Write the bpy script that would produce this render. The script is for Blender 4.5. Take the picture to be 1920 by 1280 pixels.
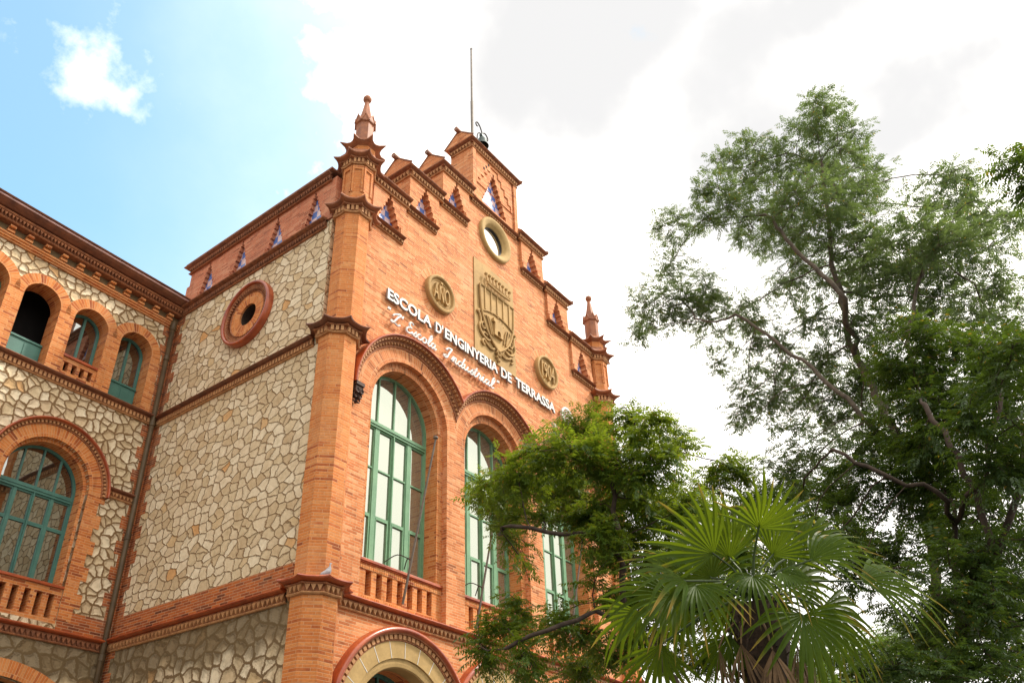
import bpy, bmesh, math, random
import numpy as np
from mathutils import Vector, Matrix, noise
from mathutils.geometry import tessellate_polygon
random.seed(7); rng = np.random.default_rng(7)
for o in list(bpy.data.objects): bpy.data.objects.remove(o)
S = bpy.context.scene; COL = S.collection; PI = math.pi

# ------------------------------------------------------------------ camera
cd = bpy.data.cameras.new('camera'); cam = bpy.data.objects.new('camera', cd); COL.objects.link(cam); S.camera = cam
rt = Vector((0.62645574, -0.77944742, -0.00386337)); up = Vector((-0.39759991, -0.32381342, 0.85852151)); fw = Vector((0.67042338, 0.53628965, 0.512763))
m = Matrix((rt, up, -fw)).transposed().to_4x4(); m.translation = (-9.3, -11.0, 1.6); cam.matrix_world = m
cd.sensor_width = 36; cd.lens = 1538.4 / 1920 * 36; cd.shift_x = (960 - 870.3) / 1920; cd.shift_y = (731.9 - 640) / 1920
cd.clip_start = 0.05; cd.clip_end = 2000
# ------------------------------------------------------------------ world, sun, exposure
SUN = Vector((0.62, -0.55, 1.0)).normalized()
el = math.asin(SUN.z); az = math.atan2(SUN.x, SUN.y)
W = bpy.data.worlds.new('World'); S.world = W; W.use_nodes = True; nt = W.node_tree; nt.nodes.clear()
def N(nt, t, **kw):
    n = nt.nodes.new(t)
    for k, v in kw.items():
        if k in n.inputs.keys() if isinstance(k, str) else False: n.inputs[k].default_value = v
        else: setattr(n, k, v)
    return n
def MA(nt, op, a, b=None, c=None, clamp=False):
    n = nt.nodes.new('ShaderNodeMath'); n.operation = op; n.use_clamp = clamp
    for i, v in enumerate((a, b, c)):
        if v is None: continue
        if isinstance(v, (int, float)): n.inputs[i].default_value = v
        else: nt.links.new(v, n.inputs[i])
    return n.outputs[0]
def MIX(nt, f, a, b, mode='MIX'):
    n = nt.nodes.new('ShaderNodeMix'); n.data_type = 'RGBA'; n.blend_type = mode
    for s, v in ((n.inputs[0], f), (n.inputs[6], a), (n.inputs[7], b)):
        if isinstance(v, (int, float)): s.default_value = v
        elif isinstance(v, tuple): s.default_value = (*v, 1) if len(v) == 3 else v
        else: nt.links.new(v, s)
    return n.outputs[2]
def RAMP(nt, f, stops, interp='LINEAR'):
    n = nt.nodes.new('ShaderNodeValToRGB'); n.color_ramp.interpolation = interp; e = n.color_ramp.elements
    while len(e) < len(stops): e.new(0.5)
    for i, (p, c) in enumerate(stops):
        e[i].position = p; e[i].color = (*c, 1) if len(c) == 3 else c
    nt.links.new(f, n.inputs[0]); return n.outputs[0]
def SM(nt, v, a, b):
    n = nt.nodes.new('ShaderNodeMapRange'); n.interpolation_type = 'SMOOTHSTEP'
    nt.links.new(v, n.inputs[0]); n.inputs[1].default_value = a; n.inputs[2].default_value = b; return n.outputs[0]
sky = N(nt, 'ShaderNodeTexSky', sky_type='NISHITA', sun_disc=False, sun_elevation=el, sun_rotation=az, altitude=200.0, air_density=1.0, dust_density=0.6, ozone_density=2.0)
tc = N(nt, 'ShaderNodeTexCoord'); gen = tc.outputs['Generated']
def NOISE(nt, vec, scale, detail=6, rough=0.55, dist=0.0):
    n = nt.nodes.new('ShaderNodeTexNoise'); n.inputs['Scale'].default_value = scale; n.inputs['Detail'].default_value = detail
    n.inputs['Roughness'].default_value = rough; n.inputs['Distortion'].default_value = dist
    if vec is not None: nt.links.new(vec, n.inputs['Vector'])
    return n.outputs['Fac']
def DOT(nt, vec, d):
    n = nt.nodes.new('ShaderNodeVectorMath'); n.operation = 'DOT_PRODUCT'; nt.links.new(vec, n.inputs[0]); n.inputs[1].default_value = d; return n.outputs['Value']
mp = N(nt, 'ShaderNodeMapping'); mp.inputs['Location'].default_value = (2.2, 8.1, 3.3); nt.links.new(gen, mp.inputs[0])
n1 = NOISE(nt, mp.outputs[0], 4.2, 10, 0.60, 0.1)
n2 = NOISE(nt, mp.outputs[0], 1.5, 3, 0.5)
g = DOT(nt, gen, Vector((0.12, 0.73, 0.67)).normalized())            # the clear blue patch of the sky
gn = MA(nt, 'ADD', g, MA(nt, 'ADD', MA(nt, 'MULTIPLY', MA(nt, 'SUBTRACT', n2, 0.5), 0.26), MA(nt, 'MULTIPLY', MA(nt, 'SUBTRACT', n1, 0.5), 0.07)))
cover = MA(nt, 'SUBTRACT', 1.0, SM(nt, gn, 0.81, 1.02))
thr = MA(nt, 'SUBTRACT', 0.585, MA(nt, 'MULTIPLY', cover, 0.32))
cloud = SM(nt, MA(nt, "SUBTRACT", n1, thr), -0.09, 0.13)
veil = MA(nt, 'ADD', MA(nt, 'MULTIPLY', MA(nt, 'POWER', cover, 1.15, clamp=True), 0.60), 0.12)
cloud = MA(nt, 'MAXIMUM', cloud, veil)
skyc = MIX(nt, 1.0, sky.outputs[0], (1.75, 3.05, 2.75), 'MULTIPLY')
n5 = NOISE(nt, mp.outputs[0], 5.0, 5, 0.5)
def puff(d, r0):       # soft grey underside of a cloud around a direction
    dd = MA(nt, 'ADD', DOT(nt, gen, Vector(d).normalized()), MA(nt, 'MULTIPLY', MA(nt, 'SUBTRACT', n5, 0.5), 0.035)); return SM(nt, dd, r0 - 0.012, 0.998)
grey = MA(nt, 'MAXIMUM', puff((.522, .243, .818), 0.990), MA(nt, 'MAXIMUM', puff((.690, .150, .715), 0.986), puff((.70, .02, .74), 0.997)))
grey = MA(nt, 'MAXIMUM', grey, MA(nt, 'MULTIPLY', SM(nt, NOISE(nt, mp.outputs[0], 2.6, 4, 0.5), 0.57, 0.74), 0.35))
low = MA(nt, 'SUBTRACT', 1.0, SM(nt, DOT(nt, gen, Vector((0, 0, 1))), 0.15, 0.62))
gl = SM(nt, DOT(nt, gen, SUN), -0.55, 1.0)
cc = MIX(nt, gl, (7.0, 6.8, 6.3), (20.0, 19.1, 17.6))
cc = MIX(nt, MA(nt, 'MULTIPLY', grey, 0.9), cc, (5.5, 5.55, 5.7))
cc = MIX(nt, MA(nt, 'MULTIPLY', low, 0.35), cc, (6.8, 7.0, 7.4))
fin = MIX(nt, cloud, skyc, cc)
bg = N(nt, 'ShaderNodeBackground'); bg.inputs[1].default_value = 0.098; nt.links.new(fin, bg.inputs[0])
wo = N(nt, 'ShaderNodeOutputWorld'); nt.links.new(bg.outputs[0], wo.inputs[0])
sl = bpy.data.lights.new('sun', 'SUN'); sl.energy = 3.3; sl.angle = math.radians(7); sl.color = (1.0, 0.93, 0.82)
so = bpy.data.objects.new('sun', sl); COL.objects.link(so); so.rotation_euler = SUN.to_track_quat('Z', 'Y').to_euler(); so.location = (0, -30, 40)
S.view_settings.view_transform = 'Standard'; S.view_settings.look = 'None'; S.view_settings.exposure = 0.45; S.view_settings.gamma = 1.0

# ------------------------------------------------------------------ materials
MAT = {}
def new_mat(name):
    mt = bpy.data.materials.new(name); mt.use_nodes = True; t = mt.node_tree
    b = t.nodes['Principled BSDF']; MAT[name] = mt; return mt, t, b
def L(t, a, b): t.links.new(a, b)
def bump(t, b, h, strength=0.4, dist=0.01):
    n = t.nodes.new('ShaderNodeBump'); n.inputs['Strength'].default_value = strength; n.inputs['Distance'].default_value = dist
    L(t, h, n.inputs['Height']); L(t, n.outputs[0], b.inputs['Normal'])
def brick(name, pal, mortar, bw=0.28, bh=0.0585, mw=0.009, rough=0.85, stagger=0.5, dirt=0.35, dirtc=(0.10, 0.06, 0.035), bs=0.5, rowmix=0.15):
    mt, t, b = new_mat(name)
    uv = N(t, 'ShaderNodeUVMap'); sp = N(t, 'ShaderNodeSeparateXYZ'); L(t, uv.outputs[0], sp.inputs[0])
    v = MA(t, 'DIVIDE', sp.outputs[1], bh); row = MA(t, 'FLOOR', v)
    wn0 = N(t, 'ShaderNodeTexWhiteNoise', noise_dimensions='1D'); L(t, row, wn0.inputs['W'])
    off = MA(t, 'ADD', MA(t, 'MULTIPLY', MA(t, 'MODULO', row, 2.0), stagger), MA(t, 'MULTIPLY', wn0.outputs[0], 0.25 if stagger else 0.0))
    u = MA(t, 'ADD', MA(t, 'DIVIDE', sp.outputs[0], bw), off); col = MA(t, 'FLOOR', u)
    cb = N(t, 'ShaderNodeCombineXYZ'); L(t, col, cb.inputs[0]); L(t, row, cb.inputs[1])
    wn = N(t, 'ShaderNodeTexWhiteNoise', noise_dimensions='2D'); L(t, cb.outputs[0], wn.inputs['Vector'])
    wr = N(t, 'ShaderNodeTexWhiteNoise', noise_dimensions='1D'); L(t, MA(t, 'ADD', row, 31.7), wr.inputs['W'])
    sel = MA(t, 'ADD', MA(t, 'MULTIPLY', wn.outputs['Value'], 1 - rowmix), MA(t, 'MULTIPLY', wr.outputs[0], rowmix))
    patch = MA(t, 'MULTIPLY', MA(t, 'SUBTRACT', NOISE(t, N(t, 'ShaderNodeTexCoord').outputs['Object'], 1.7, 4, 0.65), 0.5), 0.75)
    c = RAMP(t, MA(t, 'ADD', sel, patch, clamp=True), pal)
    fu = MA(t, 'FRACT', u); fv = MA(t, 'FRACT', v)
    du = MA(t, 'MULTIPLY', MA(t, 'MINIMUM', fu, MA(t, 'SUBTRACT', 1.0, fu)), bw)
    dv = MA(t, 'MULTIPLY', MA(t, 'MINIMUM', fv, MA(t, 'SUBTRACT', 1.0, fv)), bh)
    d = MA(t, 'MINIMUM', du, dv); mk = SM(t, d, mw * 0.25, mw * 0.85)
    ob = N(t, 'ShaderNodeTexCoord').outputs['Object']
    fine = NOISE(t, ob, 22, 5, 0.6); c = MIX(t, 0.7, c, RAMP(t, fine, [(0.25, (0.72, 0.70, 0.68)), (0.75, (1.25, 1.25, 1.25))]), 'MULTIPLY')
    c = MIX(t, mk, mortar, c)
    st = N(t, 'ShaderNodeMapping'); st.inputs['Scale'].default_value = (1, 1, 0.35); L(t, ob, st.inputs[0])
    big = NOISE(t, st.outputs[0], 1.1, 9, 0.7); dm = MA(t, 'MULTIPLY', SM(t, big, 0.50, 0.72), dirt)
    c = MIX(t, dm, c, MIX(t, 1.0, c, dirtc, 'MULTIPLY') if False else dirtc)
    s2 = N(t, 'ShaderNodeMapping'); s2.inputs['Scale'].default_value = (3.2, 3.2, 0.22); L(t, ob, s2.inputs[0])
    c = MIX(t, MA(t, 'MULTIPLY', SM(t, NOISE(t, s2.outputs[0], 1.0, 5, 0.6), 0.50, 0.70), 0.42), c, (0.62, 0.55, 0.50), 'MULTIPLY')
    pale = MA(t, 'MULTIPLY', SM(t, NOISE(t, ob, 0.55, 7, 0.6), 0.52, 0.75), 0.35); c = MIX(t, pale, c, (0.62, 0.36, 0.22))
    L(t, c, b.inputs['Base Color']); b.inputs['Roughness'].default_value = rough; b.inputs['Specular IOR Level'].default_value = 0.25
    bump(t, b, MA(t, 'ADD', mk, MA(t, 'MULTIPLY', fine, 0.35)), bs, 0.006)
    return mt
ORG = [(0.0, (0.24, 0.06, 0.022)), (0.14, (0.40, 0.105, 0.030)), (0.3, (0.55, 0.175, 0.044)), (0.6, (0.60, 0.215, 0.060)), (0.85, (0.63, 0.27, 0.095)), (1.0, (0.48, 0.13, 0.035))]
SAL = [(0.0, (0.28, 0.085, 0.032)), (0.12, (0.44, 0.14, 0.05)), (0.3, (0.56, 0.18, 0.060)), (0.6, (0.63, 0.225, 0.080)), (0.85, (0.69, 0.30, 0.130)), (1.0, (0.72, 0.35, 0.17))]
DRK = [(0.0, (0.12, 0.035, 0.018)), (0.3, (0.26, 0.065, 0.022)), (0.6, (0.40, 0.10, 0.026)), (1.0, (0.48, 0.14, 0.035))]
brick('facade_brick', SAL, (0.62, 0.39, 0.22), dirt=0.42, dirtc=(0.40, 0.16, 0.065))
brick('pillar_brick', ORG, (0.58, 0.30, 0.15), dirt=0.38, dirtc=(0.27, 0.10, 0.05), bw=0.30, rowmix=0.5)
brick('parapet_brick', [(0.0, (0.28, 0.08, 0.04)), (0.3, (0.46, 0.14, 0.07)), (0.7, (0.53, 0.18, 0.09)), (1.0, (0.58, 0.26, 0.15))], (0.52, 0.30, 0.19), dirt=0.4, dirtc=(0.26, 0.12, 0.08))
brick('red_brick', DRK, (0.48, 0.26, 0.14), bw=0.25, mw=0.011, dirt=0.2)
brick('arch_brick', SAL, (0.64, 0.38, 0.21), bw=0.22, bh=0.062, stagger=0.0, dirt=0.15, bs=0.6)
brick('orange_brick', ORG, (0.62, 0.33, 0.16), bw=0.26, dirt=0.1)
brick('orange_arch', ORG, (0.62, 0.33, 0.16), bw=0.25, bh=0.06, stagger=0.0, dirt=0.1)
def simple(name, c, rough=0.7, metal=0.0, var=0.25, scale=6.0, spec=0.4, c2=None, bmp=0.2):
    mt, t, b = new_mat(name); ob = N(t, 'ShaderNodeTexCoord').outputs['Object']
    n = NOISE(t, ob, scale, 7, 0.62); c2 = c2 or tuple(x * (1 - var) * 0.8 for x in c)
    cc = RAMP(t, n, [(0.32, c2), (0.62, c)]); n3 = NOISE(t, ob, scale * 9, 3, 0.6)
    cc = MIX(t, 0.5, cc, RAMP(t, n3, [(0.3, (0.8, 0.8, 0.8)), (0.7, (1.15, 1.15, 1.15))]), 'MULTIPLY')
    L(t, cc, b.inputs['Base Color']); b.inputs['Roughness'].default_value = rough; b.inputs['Metallic'].default_value = metal
    b.inputs['Specular IOR Level'].default_value = spec; bump(t, b, n3, bmp, 0.005); return mt
simple('terracotta', (0.40, 0.155, 0.065), 0.8, c2=(0.20, 0.075, 0.035), scale=9)
simple('dark_terracotta', (0.35, 0.135, 0.06), 0.75, c2=(0.15, 0.058, 0.03), scale=9)
simple('bead_clay', (0.56, 0.29, 0.125), 0.75, c2=(0.36, 0.165, 0.07), scale=8)
simple('black_clay', (0.07, 0.035, 0.022), 0.7, c2=(0.03, 0.016, 0.012), scale=8)
simple('petiole_green', (0.045, 0.075, 0.015), 0.5)
simple('glazed_red', (0.42, 0.085, 0.022), 0.28, c2=(0.23, 0.035, 0.012), scale=3, spec=0.6)
simple('dark_glaze', (0.23, 0.08, 0.038), 0.35, c2=(0.10, 0.035, 0.022), scale=3, spec=0.6)
simple('roof_tile', (0.32, 0.14, 0.075), 0.55, c2=(0.16, 0.075, 0.05), scale=5)
simple('finial_clay', (0.40, 0.145, 0.06), 0.6, c2=(0.22, 0.08, 0.04), scale=4)
simple('sandstone', (0.47, 0.295, 0.115), 0.85, c2=(0.36, 0.225, 0.09), scale=2.5)
simple("pale_stone", (0.48, 0.32, 0.13), 0.85, c2=(0.37, 0.24, 0.09), scale=2.0)
simple('green_paint', (0.17, 0.335, 0.185), 0.42, c2=(0.13, 0.27, 0.15), scale=3, bmp=0.05)
simple('teal_paint', (0.065, 0.185, 0.145), 0.45, c2=(0.045, 0.135, 0.11), scale=3, bmp=0.05)
simple('white_letters', (0.72, 0.71, 0.69), 0.5, c2=(0.56, 0.55, 0.53), scale=3, bmp=0.02)
simple('letter_sides', (0.30, 0.29, 0.27), 0.5, scale=3, bmp=0.02)
simple('iron', (0.05, 0.04, 0.035), 0.55, 0.4, scale=10)
simple('pole_metal', (0.20, 0.17, 0.14), 0.5, 0.5, scale=12)
simple('pipe_metal', (0.095, 0.058, 0.025), 0.55, 0.0, c2=(0.055, 0.034, 0.015), scale=4)
simple('bronze', (0.06, 0.085, 0.08), 0.5, 0.5, scale=8)
simple('gutter_pink_highlight', (0.72, 0.46, 0.42), 0.4, scale=3)  # pink lightened, the metal's highlight put into the base colour
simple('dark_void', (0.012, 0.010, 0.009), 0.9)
simple('shaded_stucco', (0.20, 0.135, 0.065), 0.9, c2=(0.13, 0.085, 0.04), scale=4)
simple('bark', (0.075, 0.05, 0.035), 0.9, c2=(0.03, 0.02, 0.014), scale=12, bmp=0.8)
simple('pale_bark', (0.14, 0.11, 0.08), 0.9, c2=(0.06, 0.045, 0.035), scale=10, bmp=0.8)
simple('palm_fibre_and_shade', (0.055, 0.032, 0.02), 0.95, c2=(0.02, 0.012, 0.008), scale=25, bmp=1.0)  # palm trunk fibre, also the painted shade inside the vent and balustrade slots
simple('dry_leaf', (0.17, 0.10, 0.045), 0.85, c2=(0.09, 0.055, 0.03), scale=10)
simple('pigeon_grey', (0.42, 0.40, 0.41), 0.8, c2=(0.28, 0.27, 0.29), scale=14)
simple('pigeon_dark', (0.06, 0.055, 0.06), 0.8, scale=14)
simple('asphalt', (0.055, 0.053, 0.05), 0.9, scale=2)
simple('paving', (0.26, 0.23, 0.19), 0.85, scale=1.5)
simple('plaster_room', (0.10, 0.085, 0.07), 0.9)
def stone(name, sx, sy, mort, mortw, tones, stain=None, rough_edge=0.02, seed=0.0, bs=0.9):
    mt, t, b = new_mat(name)
    uv = N(t, 'ShaderNodeUVMap'); mpn = N(t, 'ShaderNodeMapping'); mpn.inputs['Scale'].default_value = (sx, sy, 1); mpn.inputs['Location'].default_value = (seed, seed * 0.7, 0)
    L(t, uv.outputs[0], mpn.inputs[0])
    nz = t.nodes.new('ShaderNodeTexNoise'); nz.inputs['Scale'].default_value = 2.2; nz.inputs['Detail'].default_value = 4; L(t, mpn.outputs[0], nz.inputs['Vector'])
    wob = t.nodes.new('ShaderNodeVectorMath'); wob.operation = 'MULTIPLY_ADD'; L(t, nz.outputs['Color'], wob.inputs[0]); wob.inputs[1].default_value = (0.24, 0.24, 0); L(t, mpn.outputs[0], wob.inputs[2])
    nb = t.nodes.new('ShaderNodeTexNoise'); nb.inputs['Scale'].default_value = 0.55; nb.inputs['Detail'].default_value = 2; L(t, mpn.outputs[0], nb.inputs['Vector'])
    wb2 = t.nodes.new('ShaderNodeVectorMath'); wb2.operation = 'MULTIPLY_ADD'; L(t, nb.outputs['Color'], wb2.inputs[0]); wb2.inputs[1].default_value = (0.9, 0.9, 0); L(t, wob.outputs[0], wb2.inputs[2]); wob = wb2
    ve = t.nodes.new('ShaderNodeTexVoronoi'); ve.voronoi_dimensions = '2D'; ve.feature = 'DISTANCE_TO_EDGE'; ve.inputs['Scale'].default_value = 1; ve.inputs['Randomness'].default_value = 0.85; L(t, wob.outputs[0], ve.inputs['Vector'])
    vc = t.nodes.new('ShaderNodeTexVoronoi'); vc.voronoi_dimensions = '2D'; vc.inputs['Scale'].default_value = 1; vc.inputs['Randomness'].default_value = 0.85; L(t, wob.outputs[0], vc.inputs['Vector'])
    sepc = N(t, 'ShaderNodeSeparateColor'); L(t, vc.outputs['Color'], sepc.inputs[0])
    c = RAMP(t, sepc.outputs[0], tones)
    ob = N(t, 'ShaderNodeTexCoord').outputs['Object']
    f1 = NOISE(t, ob, 7, 7, 0.65); f2 = NOISE(t, ob, 35, 4, 0.6)
    c = MIX(t, 0.8, c, RAMP(t, f1, [(0.3, (0.80, 0.76, 0.70)), (0.62, (1.10, 1.10, 1.10))]), 'MULTIPLY')
    edge = MA(t, 'ADD', ve.outputs['Distance'], MA(t, 'MULTIPLY', MA(t, 'SUBTRACT', f2, 0.5), rough_edge * 6))
    mk = SM(t, edge, mortw * 0.75, mortw * 1.35)
    mc = MIX(t, f1, mort, tuple(x * 0.62 for x in mort))
    c = MIX(t, mk, mc, c)
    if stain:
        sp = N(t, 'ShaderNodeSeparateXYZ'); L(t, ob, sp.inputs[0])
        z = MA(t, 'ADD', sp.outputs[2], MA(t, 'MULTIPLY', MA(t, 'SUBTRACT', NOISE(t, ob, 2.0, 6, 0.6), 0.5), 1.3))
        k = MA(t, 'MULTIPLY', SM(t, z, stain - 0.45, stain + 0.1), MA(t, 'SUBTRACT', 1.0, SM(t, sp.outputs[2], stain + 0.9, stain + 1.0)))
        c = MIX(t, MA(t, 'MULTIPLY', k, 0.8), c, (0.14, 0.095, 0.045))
    L(t, c, b.inputs['Base Color']); b.inputs['Roughness'].default_value = 0.9; b.inputs['Specular IOR Level'].default_value = 0.2
    hgt = MA(t, 'ADD', SM(t, edge, mortw * 0.5, mortw * 4), MA(t, 'MULTIPLY', f1, 0.5)); bump(t, b, hgt, bs, 0.03)
    return mt
TON = [(0.0, (0.54, 0.40, 0.24)), (0.25, (0.62, 0.49, 0.31)), (0.5, (0.70, 0.57, 0.39)), (0.75, (0.76, 0.65, 0.47)), (0.93, (0.60, 0.46, 0.29)), (0.975, (0.62, 0.46, 0.26)), (1.0, (0.62, 0.33, 0.13))]
stone('rubble_wall', 3.7, 4.6, (0.26, 0.15, 0.07), 0.034, TON, bs=0.8)
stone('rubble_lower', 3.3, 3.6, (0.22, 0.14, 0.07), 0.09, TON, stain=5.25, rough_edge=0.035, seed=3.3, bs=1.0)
stone('rubble_wing', 4.6, 4.6, (0.25, 0.15, 0.07), 0.09, TON, rough_edge=0.02, seed=7.7)
def tile(name):
    mt, t, b = new_mat(name); uv = N(t, 'ShaderNodeUVMap'); ck = N(t, 'ShaderNodeTexChecker'); ck.inputs['Scale'].default_value = 1
    mpn = N(t, 'ShaderNodeMapping'); mpn.inputs['Scale'].default_value = (5.5, 4.8, 1); mpn.inputs['Rotation'].default_value = (0, 0, 0.0); L(t, uv.outputs[0], mpn.inputs[0]); L(t, mpn.outputs[0], ck.inputs[0])
    ck.inputs['Color1'].default_value = (0.66, 0.50, 0.52, 1); ck.inputs['Color2'].default_value = (0.10, 0.19, 0.50, 1)
    ob = N(t, 'ShaderNodeTexCoord').outputs['Object']; c = MIX(t, 0.5, ck.outputs[0], RAMP(t, NOISE(t, ob, 12, 4), [(0.3, (0.7, 0.7, 0.75)), (0.7, (1.3, 1.3, 1.2))]), 'MULTIPLY')
    L(t, c, b.inputs['Base Color']); b.inputs['Roughness'].default_value = 0.25
tile('checker_tile')
def glass(name, dif, fac, tint=(1, 1, 1), rough=0.015):
    mt, t, b = new_mat(name); t.nodes.remove(b); out = t.nodes['Material Output']
    d = N(t, 'ShaderNodeBsdfDiffuse'); d.inputs[0].default_value = (*dif, 1)
    gl = N(t, 'ShaderNodeBsdfGlossy'); gl.inputs[0].default_value = (*tint, 1); gl.inputs['Roughness'].default_value = rough
    ob = N(t, 'ShaderNodeTexCoord').outputs['Object']; bp = N(t, 'ShaderNodeBump'); bp.inputs['Strength'].default_value = 0.08; bp.inputs['Distance'].default_value = 0.02; L(t, NOISE(t, ob, 1.5, 2), bp.inputs['Height']); L(t, bp.outputs[0], gl.inputs['Normal'])
    mx = N(t, 'ShaderNodeMixShader'); mx.inputs[0].default_value = fac; L(t, d.outputs[0], mx.inputs[1]); L(t, gl.outputs[0], mx.inputs[2]); L(t, mx.outputs[0], out.inputs[0])
glass('window_glass', (0.16, 0.155, 0.12), 0.40, (0.86, 0.92, 0.80))
glass('dark_glass', (0.010, 0.011, 0.009), 0.30, (0.95, 1.0, 0.97))
glass('sky_glass', (0.04, 0.05, 0.05), 0.7)
def leaf(name, c1, c2, trans, yellow=0.0, rough=0.45):
    mt, t, b = new_mat(name); t.nodes.remove(b); out = t.nodes['Material Output']
    geo = N(t, 'ShaderNodeNewGeometry'); r = geo.outputs['Random Per Island']
    ob = N(t, 'ShaderNodeTexCoord').outputs['Object']; cl = NOISE(t, ob, 0.9, 3, 0.5)
    f = MA(t, 'ADD', MA(t, 'MULTIPLY', r, 0.5), MA(t, 'MULTIPLY', SM(t, cl, 0.35, 0.65), 0.5))
    c = MIX(t, f, c1, c2); tcn = MIX(t, f, tuple(x * 0.8 for x in trans), trans)
    if yellow:
        y = MA(t, 'MULTIPLY', MA(t, 'GREATER_THAN', r, 1 - yellow), 0.8); c = MIX(t, y, c, (0.30, 0.20, 0.02)); tcn = MIX(t, y, tcn, (0.45, 0.30, 0.03))
    p = N(t, 'ShaderNodeBsdfPrincipled'); L(t, c, p.inputs['Base Color']); p.inputs['Roughness'].default_value = rough; p.inputs['Specular IOR Level'].default_value = 0.45
    tr = N(t, 'ShaderNodeBsdfTranslucent'); L(t, tcn, tr.inputs[0])
    mx = N(t, 'ShaderNodeMixShader'); mx.inputs[0].default_value = 0.42; L(t, p.outputs[0], mx.inputs[1]); L(t, tr.outputs[0], mx.inputs[2]); L(t, mx.outputs[0], out.inputs[0])
leaf('leaf_far', (0.042, 0.084, 0.036), (0.088, 0.138, 0.056), (0.19, 0.27, 0.065), 0.01)
leaf('leaf_dark', (0.022, 0.055, 0.016), (0.055, 0.10, 0.025), (0.14, 0.22, 0.018), 0.01)
leaf('leaf_mid', (0.030, 0.078, 0.012), (0.080, 0.145, 0.020), (0.28, 0.37, 0.02), 0.02)
leaf('leaf_hedge', (0.03, 0.07, 0.012), (0.07, 0.12, 0.02), (0.15, 0.24, 0.02), 0.01)
def palmleaf():
    mt, t, b = new_mat('palm_leaf'); t.nodes.remove(b); out = t.nodes['Material Output']
    uv = N(t, 'ShaderNodeUVMap'); sp = N(t, 'ShaderNodeSeparateXYZ'); L(t, uv.outputs[0], sp.inputs[0])
    r = N(t, 'ShaderNodeNewGeometry').outputs['Random Per Island']
    tipf = SM(t, MA(t, 'ADD', sp.outputs[1], MA(t, 'MULTIPLY', MA(t, 'POWER', r, 2.0), 0.35)), 0.92, 1.22)
    ob = N(t, 'ShaderNodeTexCoord').outputs['Object']
    c = MIX(t, NOISE(t, ob, 6, 3), (0.020, 0.050, 0.005), (0.066, 0.112, 0.010)); c = MIX(t, tipf, c, (0.30, 0.20, 0.04))
    tcn = MIX(t, tipf, (0.20, 0.275, 0.010), (0.4, 0.3, 0.05))
    p = N(t, 'ShaderNodeBsdfPrincipled'); L(t, c, p.inputs['Base Color']); p.inputs['Roughness'].default_value = 0.5; p.inputs['Specular IOR Level'].default_value = 0.12
    tr = N(t, 'ShaderNodeBsdfTranslucent'); L(t, tcn, tr.inputs[0]); mx = N(t, 'ShaderNodeMixShader'); mx.inputs[0].default_value = 0.38
    L(t, p.outputs[0], mx.inputs[1]); L(t, tr.outputs[0], mx.inputs[2]); L(t, mx.outputs[0], out.inputs[0])
palmleaf()

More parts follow.
